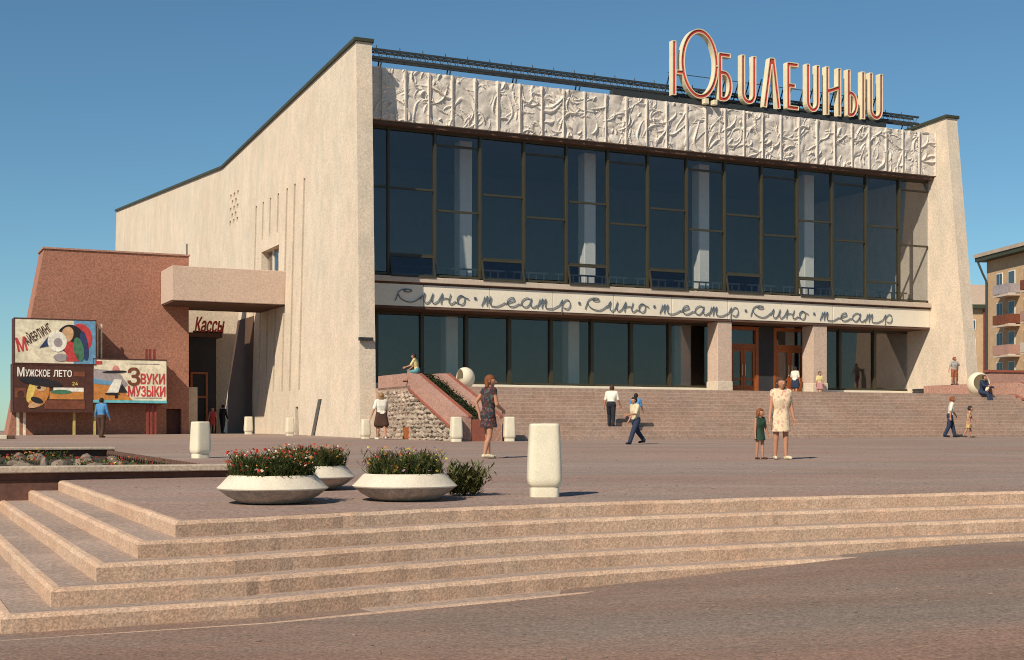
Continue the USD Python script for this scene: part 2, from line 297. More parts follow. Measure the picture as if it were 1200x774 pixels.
for q in NICHE: obj('niche_back', prism_yz(list(Polygon(q).buffer(-.01).exterior.coords)[:-1], -0.5, -0.225), M['intdark'], lw)
profr = [(-2.95, 0.2), (-1.20, R(14.55)), (19.9, R(13.5)), (40, R(15.1)), (40, 0.2)]
rw = obj('side_wall', prism_yz(profr, W_, W_ + 0.66), M['plaster'], cin, label='outer end wall at the right of the glazed front')
flr = [(-1.28, R(14.55)), (-1.28, R(14.67)), (19.9, R(13.62)), (40, R(15.22)), (40, R(15.1)), (19.9, R(13.5)), (-1.2, R(14.53))]
obj('roof_flashing', prism_yz(flr, W_ - 0.08, W_ + 0.74), M['flash'], rw)
# roof and inside
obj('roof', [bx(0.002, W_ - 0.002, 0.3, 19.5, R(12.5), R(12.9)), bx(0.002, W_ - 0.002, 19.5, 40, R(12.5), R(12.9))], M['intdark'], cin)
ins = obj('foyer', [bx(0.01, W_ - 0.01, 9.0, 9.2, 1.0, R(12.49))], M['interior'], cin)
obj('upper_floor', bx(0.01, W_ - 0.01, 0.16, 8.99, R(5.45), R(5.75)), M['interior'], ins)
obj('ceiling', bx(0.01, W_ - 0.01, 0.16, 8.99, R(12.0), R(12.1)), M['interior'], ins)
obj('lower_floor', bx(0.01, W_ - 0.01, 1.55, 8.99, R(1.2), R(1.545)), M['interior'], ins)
for k in range(5):
    s = 5.55 + 5.83 * k
    if s < W_ - 0.4: 
        obj('column', bx(s - 0.28, s + 0.28, 1.9, 2.5, R(5.76), R(11.99), 0.03), M['column'], ins)
        obj('column', bx(s - 0.28, s + 0.28, 3.4, 4.0, R(1.55), R(5.44), 0.03), M['column'], ins)
obj('balustrade', [bx(0.2, W_ - 0.2, 1.2, 1.25, R(6.55), R(6.62))] + [bx(x - 0.02, x + 0.02, 1.2, 1.25, R(5.76), R(6.55)) for x in np.arange(0.4, W_, 0.35)], M['darkmetal'], ins)
# frieze of relief panels
fr = obj('frieze', [bx(0.003, W_ - 0.003, -0.38, 0.30, R(11.93), R(13.90))], M['relief'], cin)
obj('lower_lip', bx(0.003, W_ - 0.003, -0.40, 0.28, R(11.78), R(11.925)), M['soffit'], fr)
NP = 29; pw = W_ / NP
arcs = []
for i in range(800):
    arcs.append((RNG.uniform(-0.4, W_ + .4), RNG.uniform(11.6, 14.2), RNG.uniform(0.10, 0.85), RNG.uniform(0, 2 * PI), RNG.uniform(0.9, 2.8), RNG.uniform(0.06, 0.22), RNG.uniform(0.06, 0.19), RNG.choice([-1, 1])))
def relief(S, Z):
    wx = 0.5 * (meshkit.fbm(np.stack([S * 0.9, Z * 0.9, 0 * S + 3], -1), 2, 4) - .5); wz = 0.5 * (meshkit.fbm(np.stack([S * 0.9, Z * 0.9, 0 * S + 9], -1), 2, 8) - .5)
    S, Z = S + wx, Z + wz
    b = meshkit.fbm(np.stack([S * 1.5, Z * 1.5, 0 * S], -1), 3)
    h = 0.02 + 0.07 * np.abs(2 * b - 1) * 1.6
    for (cs, cz, r, a0, da, w, hh, sg) in arcs:
        if abs(S.mean() - cs) > r + w + 0.9: continue
        dx, dz = S - cs, Z - cz; d = np.hypot(dx, dz); a = (np.arctan2(dz, dx) - a0) % (2 * PI); ins = a < da
        tp = np.sin(np.clip(a / da, 0, 1) * PI) * ins
        q = (d - r) * sg / (w * np.maximum(tp, .05))
        prof_ = np.where(q < 0.18, np.clip(q / .18, 0, 1), np.clip((1 - q) / .82, 0, 1) ** 1.3) * (q > 0) * (q < 1) * ins
        h = np.maximum(h, 0.72 * hh * prof_ * np.sqrt(tp) + 0.3 * h * (prof_ > 0))
    return h
for k in range(NP):
    a, b = k * pw + 0.012, (k + 1) * pw - 0.012; nxx, nz = 40, 84
    S, Z = np.meshgrid(np.linspace(a, b, nxx), np.linspace(11.94, 13.93, nz))
    ed = np.minimum(np.minimum(S - a, b - S) / 0.05, 1); H_ = relief(S, Z) * np.clip(ed, 0, 1)
    H_ = np.maximum(H_, np.where((S - a < 0.032) | (b - S < 0.032), 0.12, 0))
    v = np.stack([S.ravel(), -0.44 - H_.ravel(), R(Z.ravel())], 1)
    f = [[j * nxx + i, j * nxx + i + 1, (j + 1) * nxx + i + 1, (j + 1) * nxx + i] for j in range(nz - 1) for i in range(nxx - 1)]
    f = np.array(f); f = np.vstack([f[:, [0, 1, 2]], f[:, [0, 2, 3]]])
    front = trimesh.Trimesh(v, f, process=False)
    obj('relief_panel', [front, bx(a, b, -0.43, -0.385, R(11.94), R(13.93))], M['relief'], fr, smooth=50)
# upper glazing: 14 bays
ZB, ZT = 6.05, 11.78
mull = [0.0] + [1.43 + 1.943 * k for k in range(14)] + [W_]
def window(i, s0, s1, t, zb, zt, bars, hopper, mw=0.045):
    w = obj('window', [bx(s0 - mw, s0 + mw, t - 0.10, t + 0.10, R(zb), R(zt)), bx(s0 + mw, s1 - mw, t - 0.06, t + 0.06, R(zb), R(zb) + 0.09), bx(s0 + mw, s1 - mw, t - 0.06, t + 0.06, R(zt) - 0.09, R(zt))]
             + [bx(s0 + mw, s1 - mw, t - 0.05, t + 0.05, R(z) - 0.04, R(z) + 0.04) for z in bars], M['frame'], cin)
    zz = [zb + 0.09] + sorted(bars) + [zt - 0.09]
    for j in range(len(zz) - 1):
        if hopper and j == 0: continue
        y = t + RNG.uniform(-0.012, 0.012)
        pane = bx(s0 + mw, s1 - mw, t - 0.006, t + 0.006, R(zz[j]) + 0.04, R(zz[j + 1]) - 0.04)
        pane.apply_translation((0, -t, 0)); pane.apply_transform(trimesh.transformations.rotation_matrix(RNG.uniform(-0.006, 0.006), (0, 0, 1), ((s0 + s1) / 2, 0, 0))); pane.apply_translation((0, t, 0))
        obj('pane', pane, M['glass'], w)
    if hopper:                                            # bottom sash swung out
        z1, z0 = R(min(bars)) - 0.05, R(zb) - 0.10; L = z1 - z0; a = 0.24
        fr_ = [bx(s0 + mw, s0 + mw + .06, -0.03, 0.03, -L, 0), bx(s1 - mw - .06, s1 - mw, -0.03, 0.03, -L, 0), bx(s0 + mw + .06, s1 - mw - .06, -0.03, 0.03, -L, -L + .08), bx(s0 + mw + .06, s1 - mw - .06, -0.03, 0.03, -.06, 0)]
        gl = bx(s0 + mw + .06, s1 - mw - .06, -0.006, 0.006, -L + .08, -.06)
        T = trimesh.transformations.translation_matrix((0, t - 0.06, z1)) @ trimesh.transformations.rotation_matrix(-a, (1, 0, 0))
        h = trimesh.util.concatenate(fr_); h.apply_transform(T); gl.apply_transform(T)
        obj('open_sash', h, M['frame'], w); obj('pane', gl, M['glass'], w)
for i in range(15):
    A = i % 2 == 1
    window(i, mull[i], mull[i + 1], 0.0, ZB, ZT, ([9.45, 6.88] if A else [11.26, 8.68]) if i else [9.45], A and i < 13)
obj('window_head', bx(0.003, W_ - 0.003, -0.2, 0.25, R(11.785), R(11.93)), M['soffit'], cin) if False else None
# fascia with its sill
fa = obj('fascia', [bx(0.003, W_ - 0.003, -0.10, 1.5, R(4.90), R(5.70))], M['sill'], cin)
NF = 10; fw = W_ / NF
for k in range(NF): obj('fascia_panel', bx(k * fw + 0.012, (k + 1) * fw - 0.012, -0.15, -0.102, R(4.86), R(5.70), 0.008), M['fascia'], fa)
obj('sill', bx(0.003, W_ - 0.003, -0.26, 0.12, R(5.79), R(6.0), 0.01), M['sill'], fa)
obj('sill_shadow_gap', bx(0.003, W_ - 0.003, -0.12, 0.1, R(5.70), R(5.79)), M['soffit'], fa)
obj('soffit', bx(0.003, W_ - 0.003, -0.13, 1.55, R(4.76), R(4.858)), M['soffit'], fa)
# lower glazing, pillars, doors
LT = 1.4; lower = mull[:9] 
lower = [m_ for m_ in mull if m_ < 16.9]
for i in range(len(lower)):
    s0 = lower[i]; s1 = lower[i + 1] if i + 1 < len(lower) else 18.05
    w = obj('shop_window', [bx(s0 - 0.07, s0 + 0.07, LT - 0.12, LT + 0.1, R(1.90), R(4.755)), bx(s0 + 0.07, s1 - 0.07, LT - 0.06, LT + 0.06, R(1.90), R(2.0)), bx(s0 + 0.07, s1 - 0.07, LT - 0.06, LT + 0.06, R(4.66), R(4.755))], M['frame'], cin)
    obj('pane', bx(s0 + 0.07, s1 - 0.07, LT - 0.006, LT + 0.006, R(2.0), R(4.66)), M['glass'], w)
for s0, s1 in ((22.45, 24.35), (24.35, 26.4), (26.4, W_)):
    w = obj('shop_window', [bx(s0 - 0.07, s0 + 0.07, LT - 0.12, LT + 0.1, R(1.90), R(4.755)), bx(s0 + 0.07, s1 - 0.07, LT - 0.06, LT + 0.06, R(1.90), R(2.0)), bx(s0 + 0.07, s1 - 0.07, LT - 0.06, LT + 0.06, R(4.66), R(4.755))], M['frame'], cin)
    obj('pane', bx(s0 + 0.07, s1 - 0.07, LT - 0.006, LT + 0.006, R(2.0), R(4.66)), M['glass'], w)
obj('window_plinth', [bx(0.003, 18.05, LT - 0.2, LT + 0.15, R(1.5), R(1.897), 0.01), bx(22.45, W_ - 0.003, LT - 0.2, LT + 0.15, R(1.5), R(1.897), 0.01)], M['fascia'], cin)
for s0, s1 in ((16.6, 17.34), (21.72, 22.5)):
    p = obj('entrance_pillar', bx(s0, s1, -0.08, 0.72, R(1.55), R(4.755), 0.015), M['plaster_pink'], cin)
    obj('pillar_foot', bx(s0 - 0.03, s1 + 0.03, -0.11, 0.75, R(1.55), R(2.15), 0.015), M['plaster'], p)
for s0, s1 in ((18.1, 19.72), (20.55, 22.4)):
    mid = (s0 + s1) / 2
    d = obj('entrance_door', [bx(s0, s0 + .16, LT - .12, LT + .1, R(1.55), R(4.70)), bx(s1 - .16, s1, LT - .12, LT + .1, R(1.55), R(4.70)), bx(s0 + .16, s1 - .16, LT - .11, LT + .1, R(4.55), R(4.70)), bx(s0 + .16, s1 - .16, LT - .11, LT + .1, R(3.72), R(3.92))], M['wood'], cin)
    obj('transom_pane', bx(s0 + .16, s1 - .16, LT - .006, LT + .006, R(3.92), R(4.55)), M['glass'], d)
    for a, b in ((s0 + .165, mid - 0.005), (mid + 0.005, s1 - .165)):
        obj('door_leaf', [bx(a, a + .13, LT - .09, LT, R(1.58), R(3.715)), bx(b - .13, b, LT - .09, LT, R(1.58), R(3.715)), bx(a + .13, b - .13, LT - .088, LT, R(1.58), R(2.05)), bx(a + .13, b - .13, LT - .088, LT, R(3.58), R(3.715)), bx(a + .13, b - .13, LT - .085, LT, R(2.28), R(2.36))], M['wood'], d)
        obj('door_pane', bx(a + .13, b - .13, LT - .05, LT - .04, R(2.05), R(3.58)), M['glass'], d)
        obj('handle', tube([(mid + (0.09 if a > mid else -0.09), LT - .13, R(2.5)), (mid + (0.09 if a > mid else -0.09), LT - .13, R(3.0))], 0.02), M['cream'], d)
obj('door_panel', [bx(17.5, 18.09, LT - .1, LT + .1, R(1.55), R(4.755)), bx(19.73, 20.54, LT - .1, LT + .1, R(1.55), R(4.755))], M['intdark'], cin)
obj('plinth_grille', [bx(W_ - 0.06, W_ - 0.004, -1.2, 1.0, R(1.75) + k * 0.14, R(1.75) + k * 0.14 + 0.10) for k in range(2)], M['darkmetal'], cin)
# roof truss and its feet
TZ0, TZ1 = R(14.42), R(14.74)
tr = obj('roof_truss', [bx(-0.1, 27.9, -0.05, 0.05, TZ0 - 0.05, TZ0 + 0.05), bx(-0.1, 27.9, -0.04, 0.04, TZ1 - 0.04, TZ1 + 0.04), bx(-0.1, 27.9, 0.35, 0.43, TZ0 - 0.04, TZ0 + 0.04), bx(-0.1, 27.9, 0.35, 0.43, TZ1 - 0.04, TZ1 + 0.04)], M['darkmetal'], cin)
lat = []
for k, s in enumerate(np.arange(0, 27.8, 0.16)):
    lat += [tube([(s, 0, TZ0 if k % 2 else TZ1), (s + 0.16, 0, TZ1 if k % 2 else TZ0)], 0.016, 4)]
    if k % 6 == 0: lat += [tube([(s, 0.0, TZ1), (s, 0.0, TZ1 + 0.16)], 0.02, 4), tube([(s, 0, TZ1), (s, .39, TZ1)], 0.014, 4)]
obj('lattice', lat, M['darkmetal'], tr, kind='stuff')
for s in np.arange(1.2, 27.5, 2.9):
    obj('truss_foot', [tube([(s, 0.0, TZ0), (s - 0.25, 0.0, R(13.3))], 0.035, 5), tube([(s, 0.39, TZ0), (s + 0.1, 1.3, R(12.9))], 0.03, 5)], M['darkmetal'], tr)

# side canopy over the passage
ca = obj('side_canopy', [bx(-5.34, -0.45, 7.6, 10.0, R(5.45), R(6.9), 0.02), bx(-4.10, -0.45, 9.99, 11.6, R(5.455), R(6.895))], M['plaster_pink'], cin)
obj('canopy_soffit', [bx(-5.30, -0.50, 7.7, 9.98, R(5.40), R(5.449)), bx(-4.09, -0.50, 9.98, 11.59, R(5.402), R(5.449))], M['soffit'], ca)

# ------------------------------------------------------------------ roof sign
LB = R(14.2)
sg = thing('rooftop_sign', 'tall cream and red rooftop letters above the frieze', 'sign', BLD, FA)
obj('base_beam', bx(11.2, 25.6, -0.42, -0.12, R(13.935), R(14.19)), M['darkmetal'], sg)
def stroke_letter(strokes, closed=()):
    outer, inner = [], []
    for sx in strokes:
        ls = LineString(sx); outer.append(ls.buffer(0.095, cap_style=2, join_style=1)); inner.append(ls.buffer(0.028, cap_style=2, join_style=1))
    from shapely import union_all
    return union_all(outer), union_all(inner)
Lh = 2.17
def arc(cx, cz, rx, rz, a0, a1, n=24): return [(cx + rx * math.cos(a), cz + rz * math.sin(a)) for a in np.linspace(math.radians(a0), math.radians(a1), n)]
h = Lh; g_ = 0.13
def U_shape(s0, s1): 
    c = (s0 + s1) / 2; r = (s1 - s0) / 2 - g_
    return [[(s0 + g_, h), (s0 + g_, 0.5)] + arc(c, 0.5, r, 0.36, 180, 360, 12) + [(s1 - g_, 0.5), (s1 - g_, h)]]
letters = [
    ('letter', [[(14.14, 0.05), (14.14, 2.36)], arc(15.42, 1.52, 0.86, 1.40, 0, 360, 48), [(14.24, 1.05), (14.58, 1.05)]]),
    ('letter', [[(17.0, h - .13), (16.46, h - .13), (16.46, 0.13)] + arc(16.46 + .2, 0.7, .34, .57, -90, 90, 14) + [(16.46, 1.27)]]),
    ('letter', U_shape(17.52, 18.37)),
    ('letter', [[(18.80, 0.0), (19.12, h - .05), (19.25, h - .05), (19.54, 0.0)]]),
    ('letter', [[(20.6, h - .13), (20.06, h - .13), (20.06, .13), (20.62, .13)], [(20.06, 1.1), (20.45, 1.1)]]),
    ('letter', U_shape(21.0, 21.8)),
    ('letter', [[(22.2, 0), (22.2, h)], [(22.87, 0), (22.87, h)], [(22.2, 1.05), (22.87, 1.30)]]),
    ('letter', [[(23.41, h), (23.41, .13)] + arc(23.41 + .12, .62, .3, .49, -90, 90, 12) + [(23.41, 1.11)], [(24.23, 0), (24.23, h)]]),
    ('letter', U_shape(24.55, 25.39))]
for nm, sx in letters:
    o_, i_ = stroke_letter(sx)
    L = obj(nm, [prism_any(affinity.translate(o_, 0, LB), -0.46, -0.22), prism_any(affinity.translate(o_.difference(o_.buffer(-0.034)), 0, LB), -0.50, -0.461)], M['cream'], sg)
    obj('red_face', prism_any(affinity.translate(o_.buffer(-0.035), 0, LB), -0.468, -0.4605), M['red'], L)
    x0, _, x1, _ = o_.bounds
    for x in (x0 + .12, x1 - .12): obj('strut', tube([(x, -0.21, LB + 1.3), (x - 0.15, 0.7, R(13.3))], 0.03, 5), M['darkmetal'], L)
obj('tie_rail', tube([(14, -0.18, LB + 1.05), (25.4, -0.18, LB + 1.05)], 0.018, 5), M['darkmetal'], sg)
obj('lamp', [bx(15.5, 15.72, -0.75, -0.5, R(13.97), R(14.2), .02), bx(15.95, 16.15, -0.75, -0.5, R(13.97), R(14.18), .02)], M['cream'], sg)

# ------------------------------------------------------------------ cursive lettering on the fascia
CUR = {
 'к': (1.05, [[(-.04, .10), (.04, .45), (.12, .74), (.3, .90), (.54, .92), (.66, .83), (.56, .73), (.36, .75), (.34, .83), (.46, .88)], [(.09, .55), (.18, .28), (.4, .08), (.66, .03), (.88, .18), (1.05, .42)]]),
 'и': (0.75, [[(-.02, .25), (.12, .62), (.18, .70), (.13, .25), (.22, .02), (.38, .18), (.5, .62), (.53, .70), (.48, .22), (.57, .02), (.75, .2)]]),
 'н': (0.75, [[(0, .2), (.12, .55), (.2, .72), (.12, .02)], [(.14, .34), (.3, .42), (.5, .36)], [(.56, .72), (.48, .2), (.56, .02), (.75, .2)]]),
 'о': (0.62, [[(0, .2), (.12, .12), (.1, .45), (.25, .66), (.42, .52), (.4, .15), (.25, .02), (.12, .2), (.16, .5), (.3, .62), (.48, .5), (.62, .42)]]),
 'т': (1.0, [[(-.02, .0), (.06, .35), (.12, .66)], [(.06, .2), (.2, .62), (.25, .64), (.2, .02)], [(.2, .2), (.34, .62), (.4, .6), (.36, .15), (.44, .0), (.7, .02), (1.0, .28)]]),
 'е': (0.62, [[(0, .22), (.2, .34), (.42, .5), (.36, .68), (.18, .58), (.1, .28), (.22, .04), (.4, .05), (.62, .25)]]),
 'а': (0.82, [[(0, .2), (.1, .25)], [(.52, .6), (.34, .70), (.14, .48), (.14, .15), (.3, .03), (.46, .25), (.56, .68), (.52, .2), (.62, .03), (.82, .22)]]),
 'р': (0.62, [[(0, .3), (.14, .68), (.12, .3), (.1, -.38)], [(.12, .35), (.28, .68), (.46, .6), (.48, .25), (.36, .03), (.2, .1)]])}
sc = thing('script_sign', 'thin blue-grey handwritten lettering running along the pale fascia', 'sign', BLD, FA)
for word, s0, s1 in (('кино', 1.71, 4.77), ('театр', 5.34, 9.44), ('кино', 10.04, 13.07), ('театр', 13.62, 17.73), ('кино', 18.29, 21.39), ('театр', 22.04, 26.29)):
    tot = sum(CUR[c][0] for c in word); kx = (s1 - s0) / tot; x = 0; parts = []
    for c in word:
        w_, sts = CUR[c]
        for q in sts:
            pts = spline(q, 6); parts.append(tube(np.stack([s0 + (x + pts[:, 0]) * kx, np.full(len(pts), -0.185), R(4.99) + pts[:, 1] * 0.56], 1), 0.018, 5))
        x += w_
    obj('word', parts, M['script'], sc)
for s in (5.05, 9.74, 13.34, 18.0, 21.7): obj('dot', bx(s - .05, s + .05, -0.2, -0.155, R(5.22), R(5.32), .01), M['script'], sc)

# ------------------------------------------------------------------ entrance stairs, planter walls, terrace
PF = R(1.55)
es = thing('entrance_stairs', 'broad stone stairs rising to the cinema doors', 'stairs', BLD, FA)
nst = 13; LE = -6.0; yb = G(48)
rs = (PF - yb) / nst
obj('landing', bx(0.05, 40, LE, 1.2, 0.4, PF), M['stair'], es)
for k in range(1, nst):
    t1 = LE - (k - 1) * 0.34
    obj('step', bx(1.56, 28.0, t1 - 0.34, t1 + 0.03, PF - k * rs - 0.5, PF - k * rs, 0.012), M['stair'], es)
def stair_z(t):
    if t > LE: return PF
    k = int((LE - t) // 0.34) + 1
    return PF - k * rs if k < nst else None
def ground_z(s, t):
    q = stair_z(t); return q if (q is not None and s > 1.5) else G(P(s, t)[1])
def planter(label, s0, s1, tb, dz=0.0):
    lp = thing('planter_wall', label, 'planter', BLD, FA)
    T0, T1 = -5.9, -10.3; zt, zf, zc, zg = R(1.99 + dz), R(0.46 + dz), R(1.47 + dz), R(0.0 + dz)
    for a, b in ((s0, s0 + .42), (s1 - .40, s1)):
        pr = [(tb, zt), (T0, zt), (T1, zf), (T1, 0.5), (T1 + .35, 0.5), (T1 + .35, zg), (T0, zc), (tb, zc)]
        c = obj('coping', prism_yz(pr, a, b), M['pinkstone'], lp)
        obj('edge_band', prism_yz([(T0 + .01, zc + .02), (T0 + .01, zc - .06), (T1 + .34, zg - .04), (T1 + .34, zg + .04)], a - 0.05, a + 0.1), M['redstone'], c)
        obj('edge_band', prism_yz([(tb, zt + .022), (T0, zt + .022), (T1 - .02, zf + .022), (T1 - .02, zf - .04), (T0, zt - .04), (tb, zt - .04)], b - 0.1, b + 0.03), M['redstone'], c)
    obj('rubble_backing', prism_yz([(tb, zc), (T0, zc), (T1 + .35, zg), (T1 + .35, 0.6), (tb, 0.6)], s0 + .07, s0 + .40), M['mortar'], lp)
    obj('front_wall', bx(s0 + .42, s1 - .40, T1 + .02, T1 + .3, 0.5, zf - .1), M['redstone'], lp)
    obj('soil', prism_yz([(tb, zt - .2), (T0, zt - .2), (T1 + .2, zf - .14), (T1 + .2, .6), (tb, .6)], s0 + .42, s1 - .40), M['soil'], lp)
    return lp, (T0, T1, zt, zf, zc, zg)
lp, (T0, T1, zt, zf, zc, zg) = planter('sloping pink stone planter with rubble side left of the stairs', 0.05, 1.55, -2.75)
stn = []
r2 = np.random.default_rng(3)
z = 0.9
while z < zc - .04:
    hh = r2.uniform(0.11, 0.2); t = T1 + .3 + r2.uniform(0, .3)
    while t < -2.8:
        wv = r2.uniform(0.16, 0.42); tc = t + wv / 2; zm = zc if tc > T0 else zc + (tc - T0) * ((zc - zg) / (T0 - T1 - .35))
        if z + hh * 0.5 < zm - 0.03:
            s_ = trimesh.creation.icosphere(1); v = s_.vertices * np.array([0.09 + r2.uniform(0, .06), wv * 0.54, hh * 0.56]); v += r2.normal(0, 0.014, v.shape)
            a = r2.normal(0, .25); c_, q_ = math.cos(a), math.sin(a); y_ = v[:, 1] * c_ - v[:, 2] * q_; z_ = v[:, 1] * q_ + v[:, 2] * c_
            s_.vertices = np.stack([0.115 + v[:, 0], tc + y_, z + hh / 2 + z_ + r2.normal(0, .015)], 1); stn.append(s_)
        t += wv + 0.015
    z += hh * 0.92
obj('rubble_stones', stn, M['rubble'], lp, kind='stuff')
planter('pink stone planter wall at the right end of the stairs under the standing boy', 27.95, 29.5, -0.3, 0.1)
def blades(n, area, hmin, hmax, wid, rng, lean=0.35, mult=3):
    """little leaf triangles rising from random points; area() gives (x, y, z)"""
    V, F = [], []
    for i in range(n):
        x, y, z = area(); hh = rng.uniform(hmin, hmax); dx, dy = rng.normal(0, lean * hh, 2)
        for j in range(mult):
            f0 = j / mult; a = rng.uniform(0, 2 * PI); w = wid * rng.uniform(0.6, 1.3); L = hh * 0.45
            b = np.array([x + dx * f0, y + dy * f0, z + hh * f0]); d = np.array([math.cos(a) * .7, math.sin(a) * .7, rng.uniform(.3, 1.0)]); d /= np.linalg.norm(d)
            sd = np.array([-math.sin(a), math.cos(a), rng.uniform(-.3, .3)]) * w
            k = len(V); V += [b, b + d * L * .5 + sd, b + d * L, b + d * L * .5 - sd]; F += [[k, k + 1, k + 2], [k, k + 2, k + 3]]
    return trimesh.Trimesh(V, F, process=False)
r4 = np.random.default_rng(11)
def soil_pt():
    t = r4.uniform(T1 + .3, -2.9); z = zt - .2 if t > T0 else zt - .2 + (t - T0) * ((zt - .2 - zf + .14) / (T0 - T1 - .2))
    return (r4.uniform(.5, 1.1), t, z)
sp = obj('planter_shrubs', blades(900, soil_pt, 0.05, 0.22, 0.03, r4), M['leafdark'], label='low dark ground cover filling the sloping planter left of the stairs', cat='plants', kind='stuff')
UsdGeom.Xformable(sp).AddTranslateOp().Set(Gf.Vec3d(*BLD)); UsdGeom.Xformable(sp).AddRotateZOp().Set(math.degrees(FA))
# white egg-shaped shells
def egg(label, loc, rz, r):
    t = thing('egg_seat', label, 'egg seat', loc, rz, group='white egg-shaped seats')
    a = Manifold.sphere(r, 48).scale((1, 1, 1.08)) - Manifold.sphere(r * 0.9, 48).scale((1, 1, 1.08)) - Manifold.sphere(r * 0.80, 40).translate((0, -r * 0.82, r * 0.12))
    a = a.translate((0, 0, r * 1.0)); obj('shell', tri(a), M['white'], t, smooth=40)
    obj('foot', lathe([(0, 0), (r * .42, 0), (r * .34, r * .2), (0, r * .2)], 24), M['kerb'], t)
p = P(2.75, -4.5); egg('white egg-shaped shell at the top of the planter beside dark window', (p[0], p[1], PF), -1.05, 0.36)
p = P(27.25, -4.5); egg('white egg-shaped shell behind the seated figure at right', (p[0], p[1], PF), 0.15, 0.49)

# ------------------------------------------------------------------ red-rendered annex, passage, billboards
an = thing('annex_building', 'low dull red rendered building with slanting left edge', 'building', BLD, FA)
AZ = 7.62
ann = man(prism_xz([(-11.75, 0.3), (-4.13, 0.3), (-4.13, R(AZ)), (-10.14, R(AZ))], 10.04, 12.0)) - man(bx(-5.1, -4.45, 9.9, 10.5, 0.5, R(0.95)))
obj('wall', tri(ann), M['brick'], an)
obj('roof_edge', prism_xz([(-10.2, R(AZ)), (-4.08, R(AZ)), (-4.08, R(AZ) + .07), (-10.2, R(AZ) + .07)], 9.99, 12.05), M['pinkstone'], an)
obj('door', bx(-5.1, -4.45, 10.3, 10.36, 0.9, R(0.95)), M['p_dkred'], an)
obj('mast', tube([(-4.2, 10.1, R(AZ)), (-4.2, 10.1, R(AZ) + .55)], 0.03), M['darkmetal'], an)
pw_ = thing('passage_wall', 'pale wall with slanting edge at the back of the canopy passage', 'wall', BLD, FA)
obj('slab', prism_xz([(-9, 0.5), (-1.85, 0.5), (-0.80, R(6.6)), (-9, R(6.6))], 14.0, 14.5), M['plaster'], pw_)
en = obj('box_office', bx(-4.6, -2.25, 13.0, 13.99, 0.6, R(4.3)), M['intdark'], pw_)
obj('box_office_roof', bx(-4.7, -2.0, 12.8, 13.99, R(4.3), R(4.5)), M['soffit'], pw_)
obj('door_frame', [bx(-3.45, -3.35, 12.9, 13.02, R(0.1), R(2.7)), bx(-2.75, -2.65, 12.9, 13.02, R(0.1), R(2.7)), bx(-3.35, -2.75, 12.9, 13.02, R(2.6), R(2.7)), bx(-3.35, -2.75, 12.92, 13.02, R(1.5), R(1.6))], M['wood'], en)
obj('low_pier', bx(-4.05, -3.5, 11.2, 11.8, 0.7, R(1.95), .02), M['plaster'], pw_)
ns = thing('box_office_sign', 'red script lettering on the pale passage wall', 'sign', BLD, FA)
obj('lettering', text('Кассы', 0.66, -3.25, -1.95, 13.0, R(4.56), 0.12, True, 0.15), M['red'], ns)
obj('backing', bx(-3.3, -1.9, 13.05, 13.1, R(4.52), R(4.6)), M['darkmetal'], ns)

def board(name, label, s0, s1, z0, z1, base, deep=1.0, t=9.0):
    o = thing(name, label, 'billboard', (P(s0, t)[0], P(s0, t)[1], 0), FA, 'cinema billboards')
    w = s1 - s0
    obj('board', bx(0, w, 0.0, 0.06, R(z0), R(z1)), M[base], o)
    obj('casing', [bx(-0.03, 0.0, -0.01, deep, R(z0), R(z1)), bx(w, w + 0.03, -0.01, deep, R(z0), R(z1)), bx(-0.03, w + .03, -0.012, deep, R(z0) - 0.05, R(z0)), bx(-0.03, w + .03, -0.012, deep, R(z1), R(z1) + 0.05)], M['p_dkred'], o)
    return o, w
LAY = [0]
def art(o, poly, m, lay=1, name='painted_shape'):
    pg = poly if hasattr(poly, 'exterior') or hasattr(poly, 'geoms') else Polygon(poly)
    return obj(name, prism_any(pg, -0.004 * lay - 0.003, -0.001), M[m], o)
def ell(cx, cz, rx, rz, n=24, a=0): return affinity.rotate(Polygon([(cx + rx * math.cos(t), cz + rz * math.sin(t)) for t in np.linspace(0, 2 * PI, n, endpoint=False)]), a, origin=(cx, cz))
# A: pale poster at the top left
A, w = board('billboard', 'pale poster with slanting dark title, uppermost on the left', -11.4, -8.22, 2.78, 4.57, 'p_cream')
zb = R(2.78); f = sbox(0, zb, w, R(4.57))
art(A, sbox(2.3, zb, w, R(4.57)).intersection(ell(2.9, zb + .9, 1.2, 1.3)), 'p_blue', 1)
art(A, ell(2.55, zb + 1.05, .5, .62), 'p_red', 2); art(A, ell(2.2, zb + 1.0, .55, .62, a=20), 'p_black', 3)
art(A, ell(2.05, zb + 1.2, .24, .33, a=-15), 'p_skin', 4); art(A, ell(1.65, zb + .9, .38, .42), 'p_white', 5); art(A, ell(1.68, zb + .86, .17, .19), 'p_grey', 6)
art(A, ell(2.15, zb + .62, .22, .3), 'p_red', 4); art(A, ell(2.5, zb + .6, .2, .5, a=10), 'p_green', 5); art(A, ell(2.72, zb + .75, .16, .62, a=8), 'p_navy', 4)
art(A, sbox(2.0, zb + .1, 2.5, zb + .42), 'p_red', 5); art(A, ell(1.8, zb + .25, .3, .16), 'p_grey', 5); art(A, [(0.95, zb + .62), (1.4, zb + .72), (1.3, zb + 1.1)], 'p_navy', 3)
obj('title', text('М', 0.55, 0.12, 0.5, -0.002, zb + .45, .012, True, 0, 12), M['p_red'], A)
obj('title', text('АЙЕРЛИНГ', 0.36, 0.50, 1.66, -0.002, zb + .72, .012, True, 0, 33), M['p_dkred'], A)
